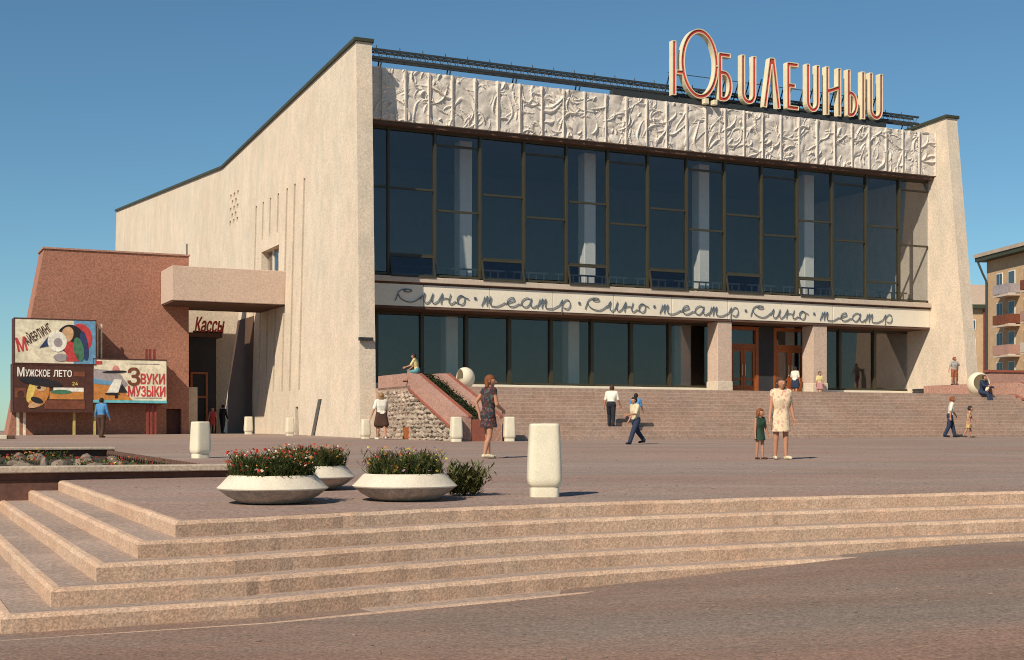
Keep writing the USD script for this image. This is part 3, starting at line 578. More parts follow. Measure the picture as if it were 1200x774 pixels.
# B: dark poster beneath
B, w = board('billboard', 'dark poster with pale title and hat-like shape, below the pale one', -11.45, -8.35, 0.80, 2.70, 'p_dkred')
zb = R(0.80)
art(B, ell(0.95, zb + .75, .42, .62, a=-18), 'p_orange', 2); art(B, ell(0.68, zb + .85, .14, .5, a=-15), 'p_yellow', 3); art(B, ell(1.05, zb + .95, .22, .13), 'p_skin', 4); art(B, ell(.98, zb + .97, .08, .06), 'p_black', 5)
art(B, ell(1.05, zb + 1.2, .85, .17, a=-8), 'p_black', 6); art(B, ell(.9, zb + .45, .25, .12, a=-20), 'p_black', 5); art(B, ell(.85, zb + .28, .3, .12, a=20), 'p_skin', 4)
art(B, sbox(1.55, zb + .82, 2.75, zb + .98), 'p_white', 3); art(B, sbox(1.4, zb + .5, 2.75, zb + .82), 'p_orange', 2); art(B, ell(1.85, zb + .8, .42, .09), 'p_green', 4)
art(B, sbox(0.05, zb + .55, 0.5, zb + .95).difference(ell(.28, zb + .68, .13, .15)), 'p_brown', 2); art(B, sbox(1.2, zb + .1, 2.8, zb + .45), 'p_brown', 2); art(B, sbox(2.35, zb + 1.45, 2.8, zb + 1.65), 'p_brown', 2)
obj('title', text('М', 0.36, 0.14, 0.42, -0.002, zb + 1.43, .012), M['p_white'], B)
obj('title', text('УЖСКОЕ', 0.27, 0.46, 1.42, -0.002, zb + 1.43, .012), M['p_white'], B); obj('title', text('ЛЕТО', 0.27, 1.55, 2.28, -0.002, zb + 1.43, .012), M['p_white'], B)
obj('title', text('24', 0.14, 2.3, 2.52, -0.002, zb + 1.08, .012), M['p_yellow'], B)
# C: the pale one with red title
C, w = board('billboard', 'pale poster with large red title and green-blue lower edge', -8.30, -5.30, 1.19, 2.98, 'p_cream')
zb = R(1.19)
art(C, [(0, zb + .1), (1.6, zb + .1), (1.2, zb + .5), (.55, zb + .75), (0, zb + .8)], 'p_orange', 1); art(C, [(0, zb + .8), (.55, zb + .75), (1.1, zb + .55), (1.4, zb + .75), (1.0, zb + 1.3), (0, zb + 1.4)], 'p_grey', 2)
art(C, [(0, zb + .78), (.6, zb + .72), (.9, zb + .85), (0, zb + 1.0)], 'p_blue', 3)
art(C, ell(.85, zb + 1.28, .5, .06, a=3), 'p_black', 4); art(C, ell(.9, zb + 1.38, .14, .17), 'p_pink', 3); art(C, [(.5, zb + .35), (1.0, zb + .42), (1.15, zb + .95), (.85, zb + .98)], 'p_white', 5)
art(C, [(1.0, zb + .42), (1.38, zb + .42), (1.15, zb + .78)], 'p_black', 6); art(C, sbox(.86, zb + .18, .98, zb + .4), 'p_black', 5); art(C, ell(.75, zb + .36, .3, .05), 'p_black', 6)
art(C, sbox(.1, zb + 1.58, .34, zb + 1.72), 'p_red', 2); art(C, sbox(1.5, zb + 1.62, 2.7, zb + 1.65), 'p_grey', 2); art(C, sbox(1.7, zb + .18, 2.8, zb + .22), 'p_grey', 2)
obj('title', text('З', 0.72, 1.38, 1.90, -0.002, zb + .74, .014), M['p_brown'], C); obj('title', text('ВУКИ', 0.42, 1.92, 2.93, -0.002, zb + .80, .012), M['p_red'], C); obj('title', text('МУЗЫКИ', 0.42, 1.40, 2.95, -0.002, zb + .27, .012), M['p_red'], C)
art(C, sbox(-0.02, zb - .02, w + .02, zb + .09), 'p_cyan', 7, 'lower_edge')
for (s, t, z, m_, nm, lb) in ((-11.25, 9.3, .8, 'p_cream', 'post', 0), (-11.0, 9.3, .8, 'p_cream', 'post', 0), (-9.05, 9.2, .8, 'postyellow', 'post', 0)):
    obj(nm, bx(s + 11.45 - .05, s + 11.45 + .05, t - 9.0, t - 8.9, .6, R(z) - .05), M[m_], B)
for s in (-8.22, -6.05, -5.9, -5.72): obj('post', bx(s + 8.3 - .045, s + 8.3 + .045, .2, .3, .6, R(1.14)), M['postyellow' if s < -8 else 'postred'], C)
for s in (-6.05, -5.9, -5.72): obj('post', bx(s + 8.3 - .045, s + 8.3 + .045, .4, .5, R(3.03), R(3.5)), M['postred'], C)
for s in (-8.08, -7.92): obj('post', bx(s + 11.4 - .03, s + 11.4 + .03, .4, .46, R(2.9), R(4.5)), M['p_cream'], A)
lb_ = thing('low_bench', 'low pale slab bench with dark end on the plaza at far left', 'bench', (-17.6, 47.5, G(47.5)), FA)
obj('seat', bx(-2.2, 0.0, -.3, .3, .0, .14, .01), M['white'], lb_); obj('end_block', bx(0.0, .28, -.28, .28, .0, .13, .01), M['soffit'], lb_)
cb = obj('brick_stub', bx(-.16, .16, -.16, .16, 0, .42, .02), M['wood'], label='small brown block standing before the rubble wall', cat='block')
UsdGeom.Xformable(cb).AddTranslateOp().Set(Gf.Vec3d(-3.58, 47.2, G(47.2)))

# ------------------------------------------------------------------ far apartment blocks and low wall
ab = thing('apartment_block', 'tan apartment block with stacked balconies and dark eaves at right edge', 'apartment building', (47.3, 136, 0), -1.428)
# local x runs along the visible face towards the viewer, y to the right of it (into the block)
obj('wall', bx(0, 60, 0.0, 13, 0.5, 18.2), mat('tan_brick', (0.46, 0.31, 0.18), .12, .1, 3, .3, .3, .02, .9), ab)
obj('eaves', bx(-0.7, 61, -0.9, 14, 18.2, 18.75), M['flash'], ab)
obj('roof_edge', bx(-0.8, 61, -1.0, -0.9, 18.6, 18.95), M['kerb'], ab)
obj('downpipe', tube([(-0.3, -.85, 18.3), (0.1, -.5, 17.0), (0.25, -.18, 16.2), (0.25, -.18, 1.2)], .11), M['darkmetal'], ab)
for fl_ in range(6):
    z = 15.3 - fl_ * 2.9
    for j in range(6):
        x = 2.6 + j * 5.2
        wv = obj('window', [bx(x - .62, x + .62, -.06, .06, z - .1, z + 1.45)], M['column'], ab); obj('pane', [bx(x - .54, x - .04, -.08, -.05, z, z + 1.37), bx(x + .04, x + .54, -.08, -.05, z, z + 1.37)], M['glassfar'], wv)
        wv = obj('balcony_door', bx(x + 1.7, x + 3.0, -.06, .06, z - .9, z + 1.45), M['column'], ab); obj('pane', bx(x + 1.8, x + 2.9, -.08, -.05, z - .3, z + 1.37), M['glassfar'], wv)
        bb = obj('balcony', [bx(x + 1.0, x + 3.9, -1.25, 0.0, z - 1.1, z - .92)], M['sill'], ab)
        obj('railing', [bx(x + 1.0, x + 3.9, -1.27, -1.21, z - .85, z + .05), bx(x + .98, x + 1.04, -1.2, 0, z - .85, z + .05), bx(x + 3.86, x + 3.92, -1.2, 0, z - .85, z + .05)], M[['p_grey', 'p_brown', 'pinkstone', 'sill'][(fl_ + j) % 4]], bb)
a2 = thing('apartment_block', 'smaller tan block farther back, seen beside the downpipe', 'apartment building', (64.0, 203, 0), 0.05)
obj('wall', bx(0, 60, 0, 12, 0.5, 19.5), mat('tan_brick_far', (0.48, 0.32, 0.19), .12, .1, 3, .3, .3, .02, .9), a2)
obj('parapet', bx(1.0, 60, 1, 11, 19.5, 23.2), M['plaster_pink'], a2); obj('eaves', bx(-.6, 60, -.8, 0.9, 19.5, 20.1), M['flash'], a2)
for fl_ in range(6):
    for j in range(6):
        x, z = 4.3 + j * 4.0, 17.1 - fl_ * 2.85
        wv = obj('window', bx(x - .75, x + .75, -.06, .06, z - .8, z + .8), M['column'], a2); obj('pane', bx(x - .63, x + .63, -.08, -.05, z - .68, z + .68), M['glassfar'], wv)
obj('downpipe', [tube([(6.2, -.2, 19.4), (6.2, -.2, 1)], .12), ], M['postred'], a2)
fw_ = thing('boundary_wall', 'low dull pink wall in front of the apartment block', 'wall', (31.5, 90, G(60)), 0.3)
obj('wall', bx(0, 40, 0, .4, -.3, 4.0), M['pinkstone'], fw_); obj('coping', bx(-.1, 40, -.08, .48, 4.0, 4.15), M['redstone'], fw_)

# ------------------------------------------------------------------ flower bed on the left
fb = thing('bed_kerb', 'low concrete kerb with overhanging cap around the sunken flower bed', 'kerb', (Q0[0], Q0[1], 0), FA)
gz = G(Q0[1])
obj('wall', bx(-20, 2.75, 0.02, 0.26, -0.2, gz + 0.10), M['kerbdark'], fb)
obj('cap', bx(-20, 3.35, -0.06, 0.34, gz + 0.10, gz + 0.185, .012), M['kerb'], fb)
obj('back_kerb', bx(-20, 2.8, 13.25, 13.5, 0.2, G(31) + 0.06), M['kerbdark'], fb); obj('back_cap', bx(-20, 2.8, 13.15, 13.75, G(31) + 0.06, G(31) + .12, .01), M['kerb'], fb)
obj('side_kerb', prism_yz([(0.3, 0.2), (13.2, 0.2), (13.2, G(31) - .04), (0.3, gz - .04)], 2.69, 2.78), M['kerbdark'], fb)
for k in range(48):
    t = 13.1 - k * 0.26; z = gz + (G(30) - gz) * t / 13.3
    b_ = bx(-.05, .05, -.055, .055, -.055, .055, .006); b_.apply_transform(trimesh.transformations.rotation_matrix(PI / 4, (1, 0, 0))); b_.apply_translation((2.66, t, z - 0.015)); obj('edging_brick', b_, M['soffit' if k % 3 else 'kerbdark'], fb)
so = obj('bed_soil', prism_yz([(.27, .1), (13.24, .1), (13.24, G(30.2) - .10), (.27, gz - .10)], bedA, bedB - .05), M['soil'], fb)
r5 = np.random.default_rng(21); rocks = []
for i in range(110):
    s_ = trimesh.creation.icosphere(1); s_.vertices = s_.vertices * r5.uniform(.06, .22, 3) * np.array([1, 1, .7]) + r5.normal(0, .01, s_.vertices.shape); s_.apply_translation((r5.uniform(-8, 2.4), r5.uniform(.6, 12.8), gz - .08)); s_.apply_translation((0, 0, (s_.centroid[1] - .5) * .0108)); rocks.append(s_)
rk = obj('bed_stones', rocks, M['bedstone'], label='loose grey-brown stones lying among the flowers in the sunken bed', cat='stones', kind='stuff')
cl = [(r5.uniform(-7, 2.2), r5.uniform(1, 12.5)) for _ in range(26)]
def clpt():
    c = cl[r5.integers(len(cl))]; y_ = min(c[1] + r5.normal(0, .28), 13); return (min(c[0] + r5.normal(0, .28), 2.5), y_, gz - .11 + y_ * .0108)
bp = thing('bed_flowers', 'patchy red and yellow flowers in the sunken bed at left', 'flowers', (Q0[0], Q0[1], 0), FA)
obj('foliage', blades(3800, clpt, .05, .20, .014, r5), M['leaf'], bp)
def blossoms(n, pt, r, rng):
    V, F = [], []
    for i in range(n):
        c = np.array(pt()); k = len(V); nrm = rng.normal(0, .5, 3) + np.array([0, -.4, .9]); nrm /= np.linalg.norm(nrm); a = np.cross(nrm, [1, 0, .1]); a /= np.linalg.norm(a); b = np.cross(nrm, a); rr = r * rng.uniform(.6, 1.3)
        V.append(c + nrm * rr * .35)
        for q in range(7): V.append(c + rr * (math.cos(q * 2 * PI / 7) * a + math.sin(q * 2 * PI / 7) * b) * (1 if q % 2 else .75))
        for q in range(7): F.append([k, k + 1 + q, k + 1 + (q + 1) % 7])
    return trimesh.Trimesh(V, F, process=False)
def up(f, a, b, rng): return lambda: (lambda p: (p[0], p[1], p[2] + rng.uniform(a, b)))(f())
for nm, n_ in (('fl_red', 190), ('fl_orange', 150), ('fl_yellow', 70)): obj('blossoms', blossoms(int(n_ * 2.2), up(clpt, .06, .24, r5), .026, r5), M[nm], bp)
for nm in ('bed_stones',):
    UsdGeom.Xformable(rk).AddTranslateOp().Set(Gf.Vec3d(Q0[0], Q0[1], 0)); UsdGeom.Xformable(rk).AddRotateZOp().Set(math.degrees(FA))

# ------------------------------------------------------------------ bowl planters with flowers, bush, bollards
def bowl(label, x, y, r=0.535):
    t = thing('bowl_planter', label, 'planter', (x, y, G(y)), 0, 'round concrete bowl planters')
    k = r / .535
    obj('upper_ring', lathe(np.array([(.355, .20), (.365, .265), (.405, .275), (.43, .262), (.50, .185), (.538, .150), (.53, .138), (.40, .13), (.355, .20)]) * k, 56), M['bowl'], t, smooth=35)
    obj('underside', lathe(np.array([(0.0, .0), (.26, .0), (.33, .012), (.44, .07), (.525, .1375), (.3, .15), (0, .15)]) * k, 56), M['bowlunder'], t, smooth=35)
    obj('soil', lathe(np.array([(0, .21), (.2, .225), (.36, .205), (.36, .16), (0, .16)]) * k, 32), M['soil'], t)
    return t
def flowers(label, x, y, seed, cols, r=0.40, hh=(.12, .24), n=800, dens=.8):
    rg = np.random.default_rng(seed); t = thing('flower_clump', label, 'flowers', (x, y, G(y) + .21), 0, 'flowers in the bowls')
    def pt():
        a, q = rg.uniform(0, 2 * PI), r * math.sqrt(rg.uniform(0, 1)); return (q * math.cos(a), q * math.sin(a), 0.0)
    obj('foliage', blades(int(n * dens), pt, hh[0], hh[1], .0065, rg, .22, 8), M['leaf'], t); obj('foliage', blades(int(n * .45), pt, hh[0] * 1.2, hh[1] * 1.12, .006, rg, .2, 8), M['leafdry'], t)
    st_ = []
    V, F = [], []
    for i in range(150):
        p_ = np.array(pt()); q_ = p_ * 1.12 + np.array([rg.normal(0, .03), rg.normal(0, .03), rg.uniform(hh[0] * 1.2, hh[1] * 1.22)]); k = len(V); V += [p_ + [.003, 0, 0], p_ - [.003, 0, 0], q_]; F.append([k, k + 1, k + 2])
    obj('stems', trimesh.Trimesh(V, F, process=False), M['leafdry'], t)
    for nm, m_ in cols:
        def top_():
            p_ = pt(); return (p_[0] * 1.15, p_[1] * 1.15, rg.uniform(hh[0] * .8, hh[1] * 1.3))
        obj('blossoms', blossoms(int(m_ * 1.6), top_, .016, rg), M[nm], t)
bowl('large pale bowl planter nearest the left, full of red flowers', -2.33, 13.3); flowers('dense red and white flowers in the leftmost bowl', -2.33, 13.3, 1, [('fl_red', 90), ('fl_white', 50), ('fl_orange', 30)])
bowl('pale bowl planter standing in the middle beside the bush', -1.08, 13.75, .525); flowers('yellowish mauve flowers in the middle bowl', -1.08, 13.75, 2, [('fl_mauve', 60), ('fl_yellow', 60), ('fl_orange', 25), ('fl_red', 12)], .37, (.10, .25), 600, .55)
bowl('pale bowl planter half hidden behind the leftmost bowl', -2.34, 15.7); flowers('red flowers in the half hidden bowl behind', -2.34, 15.7, 3, [('fl_red', 60), ('fl_white', 35), ('fl_orange', 30)])
rb_ = np.random.default_rng(5); bu = thing('small_bush', 'scraggy dry green bush growing right of the middle bowl', 'bush', (-.50, 14.5, G(14.5)))
def bpt():
    a, q = rb_.uniform(0, 2 * PI), .17 * math.sqrt(rb_.uniform(0, 1)); return (q * math.cos(a), q * math.sin(a), rb_.uniform(0, .10))
obj('foliage', blades(330, bpt, .1, .28, .012, rb_, .45, 5), M['leafdry'], bu); obj('blossoms', blossoms(40, up(bpt, .1, .26, rb_), .014, rb_), M['fl_mauve'], bu)
obj('stem', [tube([(0, 0, -.02), (rb_.normal(0, .06), rb_.normal(0, .06), .22)], .006, 5) for _ in range(7)], M['leafdry'], bu)

def loft(rings, n=32, p=5.0):
    """stack of rounded squares: (half width, z)"""
    V, F = [], []
    th = np.linspace(0, 2 * PI, n, endpoint=False); c, q = np.cos(th), np.sin(th)
    X, Y = np.sign(c) * np.abs(c) ** (2 / p), np.sign(q) * np.abs(q) ** (2 / p)
    for (w, z) in rings: V += [(x * w, y * w, z) for x, y in zip(X, Y)]
    for i in range(len(rings) - 1):
        for k in range(n):
            a, b = i * n + k, i * n + (k + 1) % n; F += [[a, b, b + n], [a, b + n, a + n]]
    a = len(V); V += [(0, 0, rings[0][1]), (0, 0, rings[-1][1] + .004)]
    for k in range(n): F += [[a, (k + 1) % n, k], [a + 1, (len(rings) - 1) * n + k, (len(rings) - 1) * n + (k + 1) % n]]
    m = trimesh.Trimesh(V, F, process=False); m.fix_normals(); return m
bol = thing('white_bollard', 'large whitewashed stone bollard in the foreground right of the bowls', 'bollard', (.34, 14.35, G(14.35)), .04, 'white stone bollards')
obj('body', loft([(.146, .100), (.160, .112), (.172, .135), (.179, .165), (.182, .20), (.179, .32), (.170, .52), (.158, .735), (.153, .755), (.142, .765)]), M['white'], bol, smooth=50)
obj('foot', loft([(.152, -.02), (.152, .09), (.146, .102)]), M['white'], bol, smooth=50)
def boll(label, x, y, sc_, rz): dup(bol, label, (x, y, G(y) - .01), rz, scale=sc_)
boll('whitewashed bollard standing beside the kerb left of the bowls', -6.14, 26.9, .95, .75)
boll('small white bollard by the foot of the sloping planter', -1.75, 42.9, 1.03, .3)
boll('small white bollard just right of the sloping planter', -.08, 43.6, 1.03, .2)
boll('small white bollard at the front corner of the side wall', -5.15, 48.0, .9, .4)
boll('small white bollard halfway along the side wall', -8.95, 55.0, .95, .4)
boll('small white bollard deep by the passage under the canopy', -11.35, 58.8, 1.0, .4)

r8 = np.random.default_rng(77); gr = []
for i in range(420):
    if i < 260: y_ = r8.uniform(13.8, 40); x_ = r8.uniform(-.3, .4) * y_; z_ = G(y_)
    else:
        x_ = r8.uniform(-3, 5); y_ = r8.uniform(6.5, 9.6) + max(x_, -3) * .45; z_ = street_z(x_)
    s_ = trimesh.creation.icosphere(0); s_.vertices = s_.vertices * r8.uniform(.006, .018, 3) * np.array([1.3, 1.3, .6]); s_.apply_translation((x_, y_, z_ + .003)); gr.append(s_)
obj('loose_grit', gr, M['bedstone'], label='small pebbles and grit scattered over the paving', cat='grit', kind='stuff')

# ------------------------------------------------------------------ people
SKIN = mat('skin', (0.42, 0.20, 0.12), .08, .05, 20, 3, .05, .003, .6)
HAIR = {'brown': flat('hair_brown', (0.05, .025, .014)), 'red': flat('hair_red', (0.20, .06, .02)), 'dark': flat('hair_dark', (0.02, .014, .012)), 'fair': flat('hair_fair', (0.28, .16, .07))}
EYE = flat('eye_dark', (.02, .015, .012)); LIP = flat('lips', (.32, .08, .07))
def pattern(name, cols, scale=18):
    n = len(cols)
    return usdkit.material(stage, '/World/Looks/' + name, {'g': ('texture_coordinate', {}), 'v': ('voronoi_texture', {'scale': scale}), 's': ('separate_color', {}), 'r': ('rgb_ramp', {'interpolate': False, 'ramp': [(i / n, c) for i, c in enumerate(cols)]}), 'p': ('principled_bsdf', {'roughness': .9})},
        [('g.object', 'v.vector'), ('v.color', 's.color'), ('s.r', 'r.fac'), ('r.color', 'p.base_color')], surface='p.BSDF')
CL = {k: mat('cloth_' + k, c, 0.10, .12, 16, 6, .7, .03, .9) for k, c in dict(white=(.68, .63, .53), black=(.02, .02, .026), navy=(.025, .035, .07), green=(.025, .055, .035), blue=(.07, .22, .42), yellow=(.62, .5, .24), brown=(.07, .035, .022), teal=(.1, .25, .27),
      pink=(.5, .26, .26), red=(.35, .05, .05), cream=(.6, .5, .33), grey=(.35, .33, .3), rust=(.3, .1, .05)).items()}
CL['floral'] = pattern('cloth_floral', [(.02, .016, .02), (.10, .02, .016), (.02, .03, .028), (.045, .014, .018), (.14, .06, .05), (.016, .02, .035), (.07, .02, .014), (.06, .085, .08)], 30)
CL['pale_print'] = pattern('cloth_pale_print', [(.66, .5, .3), (.62, .42, .3), (.7, .56, .36), (.55, .3, .22), (.68, .54, .36), (.66, .5, .33)], 26)
CL['print_yellow'] = pattern('cloth_yellow_print', [(.5, .4, .12), (.45, .2, .12), (.5, .38, .2), (.35, .12, .1)], 20)
def sph(p, r, n=14): return Manifold.sphere(r, n).translate(tuple(map(float, p)))
def bone(a, b, ra, rb): return Manifold.batch_hull([sph(a, ra), sph(b, rb)])
def smooth(m, edge, it=8):
    t = tri(m.refine_to_length(edge)); t.merge_vertices(); trimesh.smoothing.filter_taubin(t, iterations=it); return t
def rotx(v, a): c, s = math.cos(a), math.sin(a); return np.array([v[0], v[1] * c - v[2] * s, v[1] * s + v[2] * c])
def person(label, loc, yaw, H, outfit, cols, hair='brown', legs=((5, 3), (-5, 8)), arms=((5, 8, 10), (-5, 8, 12)), lean=2, headyaw=0, child=False, seated=False, hairlong=False, female=False, bag=None, group=None):
    """faces -y in its own frame; legs: (hip flex, knee flex) left/right; arms: (flex, abduct, elbow)"""
    d2r = math.radians; hs = 1.22 if child else 1.0; fine = H * 0.014
    hipz = 0.5 * H; sw = (0.098 if female else 0.112) * H * (0.92 if child else 1); hw = 0.052 * H
    J = {}
    for i, sx in enumerate((1, -1)):
        a, b = d2r(legs[i][0]), d2r(legs[i][1]); hp = np.array([sx * hw, 0, hipz])
        kn = hp + .235 * H * np.array([sx * (.08 if seated else .02), -math.sin(a), -math.cos(a)]); an_ = kn + .225 * H * np.array([0, -math.sin(a - b), -math.cos(a - b)]); fa_ = a - b + d2r(4)
        toe = an_ + np.array([sx * .025 * H, -.105 * H * math.cos(fa_ * .5), -.02 * H + .08 * H * math.sin(-min(fa_, 0) * -.3)]); J[i] = (hp, kn, an_, toe)
    low = min(J[0][2][2], J[1][2][2]); dz = (-hipz + .055 * H) if seated else (-low + .042 * H)
    L = d2r(lean); tz = np.array([0, -math.sin(L), math.cos(L)])
    pel = np.array([0, 0, hipz + .01 * H]); che = pel + .20 * H * tz; sh0 = pel + .305 * H * tz; nk = pel + .335 * H * tz; hd = pel + (.335 + .075 * hs) * H * tz + np.array([0, -.012 * H, 0])
    body = []; garment_up, garment_dn = [], []
    g = .010 * H
    for i, sx in enumerate((1, -1)):
        hp, kn, an_, toe = J[i]
        body += [bone(hp, kn, .050 * H, .031 * H), bone(kn, an_, .032 * H, .019 * H), bone((kn * .68 + an_ * .32) + [0, .008 * H, 0], an_, .033 * H, .018 * H), bone(an_ + [0, .012 * H, -.018 * H], toe, .020 * H, .014 * H)]
    body += [Manifold.batch_hull([sph(pel + [sx * .045 * H, .008 * H, 0], .058 * H) for sx in (1, -1)] + [sph(pel + .09 * H * tz + [sx * .030 * H, 0, 0], .046 * H) for sx in (1, -1)])]
    body += [Manifold.batch_hull([sph(pel + .09 * H * tz + [sx * .030 * H, 0, 0], .046 * H) for sx in (1, -1)] + [sph(che + [sx * .05 * H, 0, 0], .06 * H) for sx in (1, -1)])]
    body += [Manifold.batch_hull([sph(che + [sx * .05 * H, 0, 0], .06 * H) for sx in (1, -1)] + [sph(sh0 + [sx * (sw - .02 * H), 0, 0], .034 * H) for sx in (1, -1)])]
    body += [bone(sh0, hd, .036 * H, .030 * H)]
    if female and not child: body += [Manifold.batch_hull([sph(che + [sx * .035 * H, -.034 * H, .008 * H], .030 * H) for sx in (1, -1)])]
    hands = []
    for i, sx in enumerate((1, -1)):
        a, c, e = (d2r(q) for q in arms[i][:3]); inw = d2r(arms[i][3]) if len(arms[i]) > 3 else 0
        s_ = sh0 + [sx * sw, 0, -.005 * H]; ud = np.array([sx * math.sin(c), -math.sin(a) * math.cos(c), -math.cos(a) * math.cos(c)]); el = s_ + .175 * H * ud
        fd = np.array([sx * math.sin(c - inw), -math.sin(a + e) * math.cos(c), -math.cos(a + e) * math.cos(c)]); fd /= np.linalg.norm(fd); wr = el + .145 * H * fd
        body += [bone(s_, el, .030 * H, .023 * H), bone(el, wr, .024 * H, .016 * H)]
        pa = wr + .05 * H * fd; side = np.cross(fd, [sx, 0, 0.01]); side /= max(np.linalg.norm(side), 1e-6)
        nrm = np.cross(fd, side)
        body += [Manifold.batch_hull([sph(wr, .014 * H, 8)] + [sph(pa + side * k * .016 * H, .0085 * H, 8) for k in (-1, 1)])]
        for k, ln in zip((-1.5, -.5, .5, 1.5), (.034, .042, .045, .038)):
            b0 = pa + side * k * .0115 * H; b1 = b0 + fd * ln * .55 * H + nrm * .004 * H; b2 = b1 + (fd * .8 + nrm * .5) * ln * .45 * H
            body += [bone(b0, b1, .0058 * H, .0054 * H), bone(b1, b2, .0054 * H, .0045 * H)]
        th0 = wr + fd * .018 * H + side * .014 * H; body += [bone(th0, th0 + (fd * .6 + side * .7) * .035 * H, .0075 * H, .0055 * H)]
        hands.append(pa + fd * .03 * H)
        J['arm%d' % i] = (s_, el, wr)
    # head
    Rh = H * hs; hm = [Manifold.sphere(1, 28).scale((.050 * Rh, .060 * Rh, .066 * Rh)), Manifold.batch_hull([sph((0, -.030 * Rh, -.048 * Rh), .020 * Rh), sph((0, -.02 * Rh, 0), .044 * Rh)]),
                       bone((0, -.058 * Rh, .004 * Rh), (0, -.070 * Rh, -.014 * Rh), .006 * Rh, .009 * Rh), sph((.050 * Rh, .004 * Rh, -.004 * Rh), .011 * Rh), sph((-.050 * Rh, .004 * Rh, -.004 * Rh), .011 * Rh)]
    hy = d2r(headyaw)
    place = lambda m: m.rotate((0, 0, headyaw)).translate(tuple(map(float, hd)))
    body += [place(m) for m in hm]
    bm = smooth(Manifold.batch_boolean(body, OpType.Add), max(fine, .012), 4)
    t = thing('person', label, 'person', (loc[0], loc[1], loc[2] + dz), yaw, group)
    obj('body', bm, SKIN, t, smooth=True)
    HM = Manifold.sphere(1, 32).scale((.057 * Rh, .068 * Rh, .071 * Rh)).translate((0, .006 * Rh, .008 * Rh)) - Manifold.cube((.3 * Rh, .1 * Rh, .2 * Rh), True).translate((0, -.068 * Rh, (.030 - .1) * Rh)) - Manifold.cube((.3 * Rh, .3 * Rh, .1 * Rh), True).translate((0, 0, -.05 * Rh - (.058 if hairlong else .035) * Rh))
    if hairlong: HM = HM + (Manifold.batch_hull([sph((sx * .034 * Rh, .034 * Rh, z_ * Rh), .027 * Rh) for sx in (1, -1) for z_ in (.02, -.06)]))
    obj('hair', smooth(place(HM), .02, 3), HAIR[hair], t, smooth=True)
    ey = place(sph((.019 * Rh, -.055 * Rh, .006 * Rh), .0055 * Rh, 8) + sph((-.019 * Rh, -.055 * Rh, .006 * Rh), .0055 * Rh, 8)); obj('eyes', tri(ey), EYE, t)
    obj('mouth', tri(place(sph((0, -.0, 0), .0062 * Rh, 8).scale((2, .8, .7)).translate((0, -.0555 * Rh, -.034 * Rh)))), LIP, t)
    # shoes
    shoe = [Manifold.batch_hull([sph(J[i][2] + [0, .016 * H, -.020 * H], .023 * H), sph(J[i][3] + [0, 0, .0], .019 * H), sph(J[i][2] * .4 + J[i][3] * .6 + [0, 0, -.004 * H], .021 * H)]) for i in (0, 1)]
    for i in (0, 1): obj('shoe', smooth(shoe[i], .02, 2), CL[cols.get('shoe', 'brown')], t, smooth=True)
    def torso(gr, low_=.0):
        return [Manifold.batch_hull([sph(pel + low_ * H * tz + [sx * .045 * H, .008 * H, 0], .058 * H + gr) for sx in (1, -1)] + [sph(pel + .09 * H * tz + [sx * .030 * H, 0, 0], .047 * H + gr) for sx in (1, -1)]),
                Manifold.batch_hull([sph(pel + .09 * H * tz + [sx * .030 * H, 0, 0], .047 * H + gr) for sx in (1, -1)] + [sph(che + [sx * .05 * H, -.004 * H, 0], .062 * H + gr) for sx in (1, -1)]),
                Manifold.batch_hull([sph(che + [sx * .05 * H, -.004 * H, 0], .062 * H + gr) for sx in (1, -1)] + [sph(sh0 + [sx * (sw - .022 * H), 0, -.002 * H], .034 * H + gr) for sx in (1, -1)])] + ([Manifold.batch_hull([sph(che + [sx * .036 * H, -.036 * H, .008 * H], .031 * H + gr) for sx in (1, -1)] + [sph(pel + .12 * H * tz + [0, -.02 * H, 0], .03 * H)])] if female and not child else [])
    def sleeves(gr, frac): 
        o = []
        for i in (0, 1):
            s_, el, wr = J['arm%d' % i]
            if frac <= .55: o.append(bone(s_, s_ + (el - s_) * frac * 1.8, .033 * H + gr, .028 * H + gr))
            else: o += [bone(s_, el, .032 * H + gr, .026 * H + gr), bone(el, el + (wr - el) * .92, .026 * H + gr, .020 * H + gr)]
        return o
    if outfit in ('trousers', 'shorts', 'skirt'):
        up_ = smooth(Manifold.batch_boolean(torso(g, .03) + sleeves(g * .8, cols.get('sleeve', .5)), OpType.Add), .022, 5)
        obj('shirt', up_, CL[cols['top']], t, smooth=True)
        if outfit == 'skirt':
            lo = [Manifold.batch_hull([sph(pel + [sx * .05 * H, .004 * H, .03 * H], .06 * H + g) for sx in (1, -1)] + [sph((J[i][0] * .25 + J[i][1] * .75) + [sx * .03 * H, 0, 0], .07 * H) for i, sx in ((0, 1), (1, -1))])]
        else:
            fr_ = 1.0 if outfit == 'trousers' else .0
            lo = [Manifold.batch_hull([sph(pel + [sx * .045 * H, .008 * H, dzv * H], .060 * H + g) for sx in (1, -1) for dzv in (0, .03)])]
            for i in (0, 1):
                hp, kn, an_, toe = J[i]
                lo += [bone(hp, kn if fr_ else hp * .2 + kn * .8, .056 * H + g, .040 * H + g)]
                if fr_: lo += [bone(kn, an_ + [0, 0, .01 * H], .040 * H + g, .031 * H + g)]
        obj('skirt' if outfit == 'skirt' else outfit, smooth(Manifold.batch_boolean(lo, OpType.Add), .022, 4), CL[cols['bottom']], t, smooth=True)
    else:
        hem = cols.get('hem', .72)
        lo = torso(g, .0) + (sleeves(g * .7, cols['sleeve']) if cols.get('sleeve') else [])
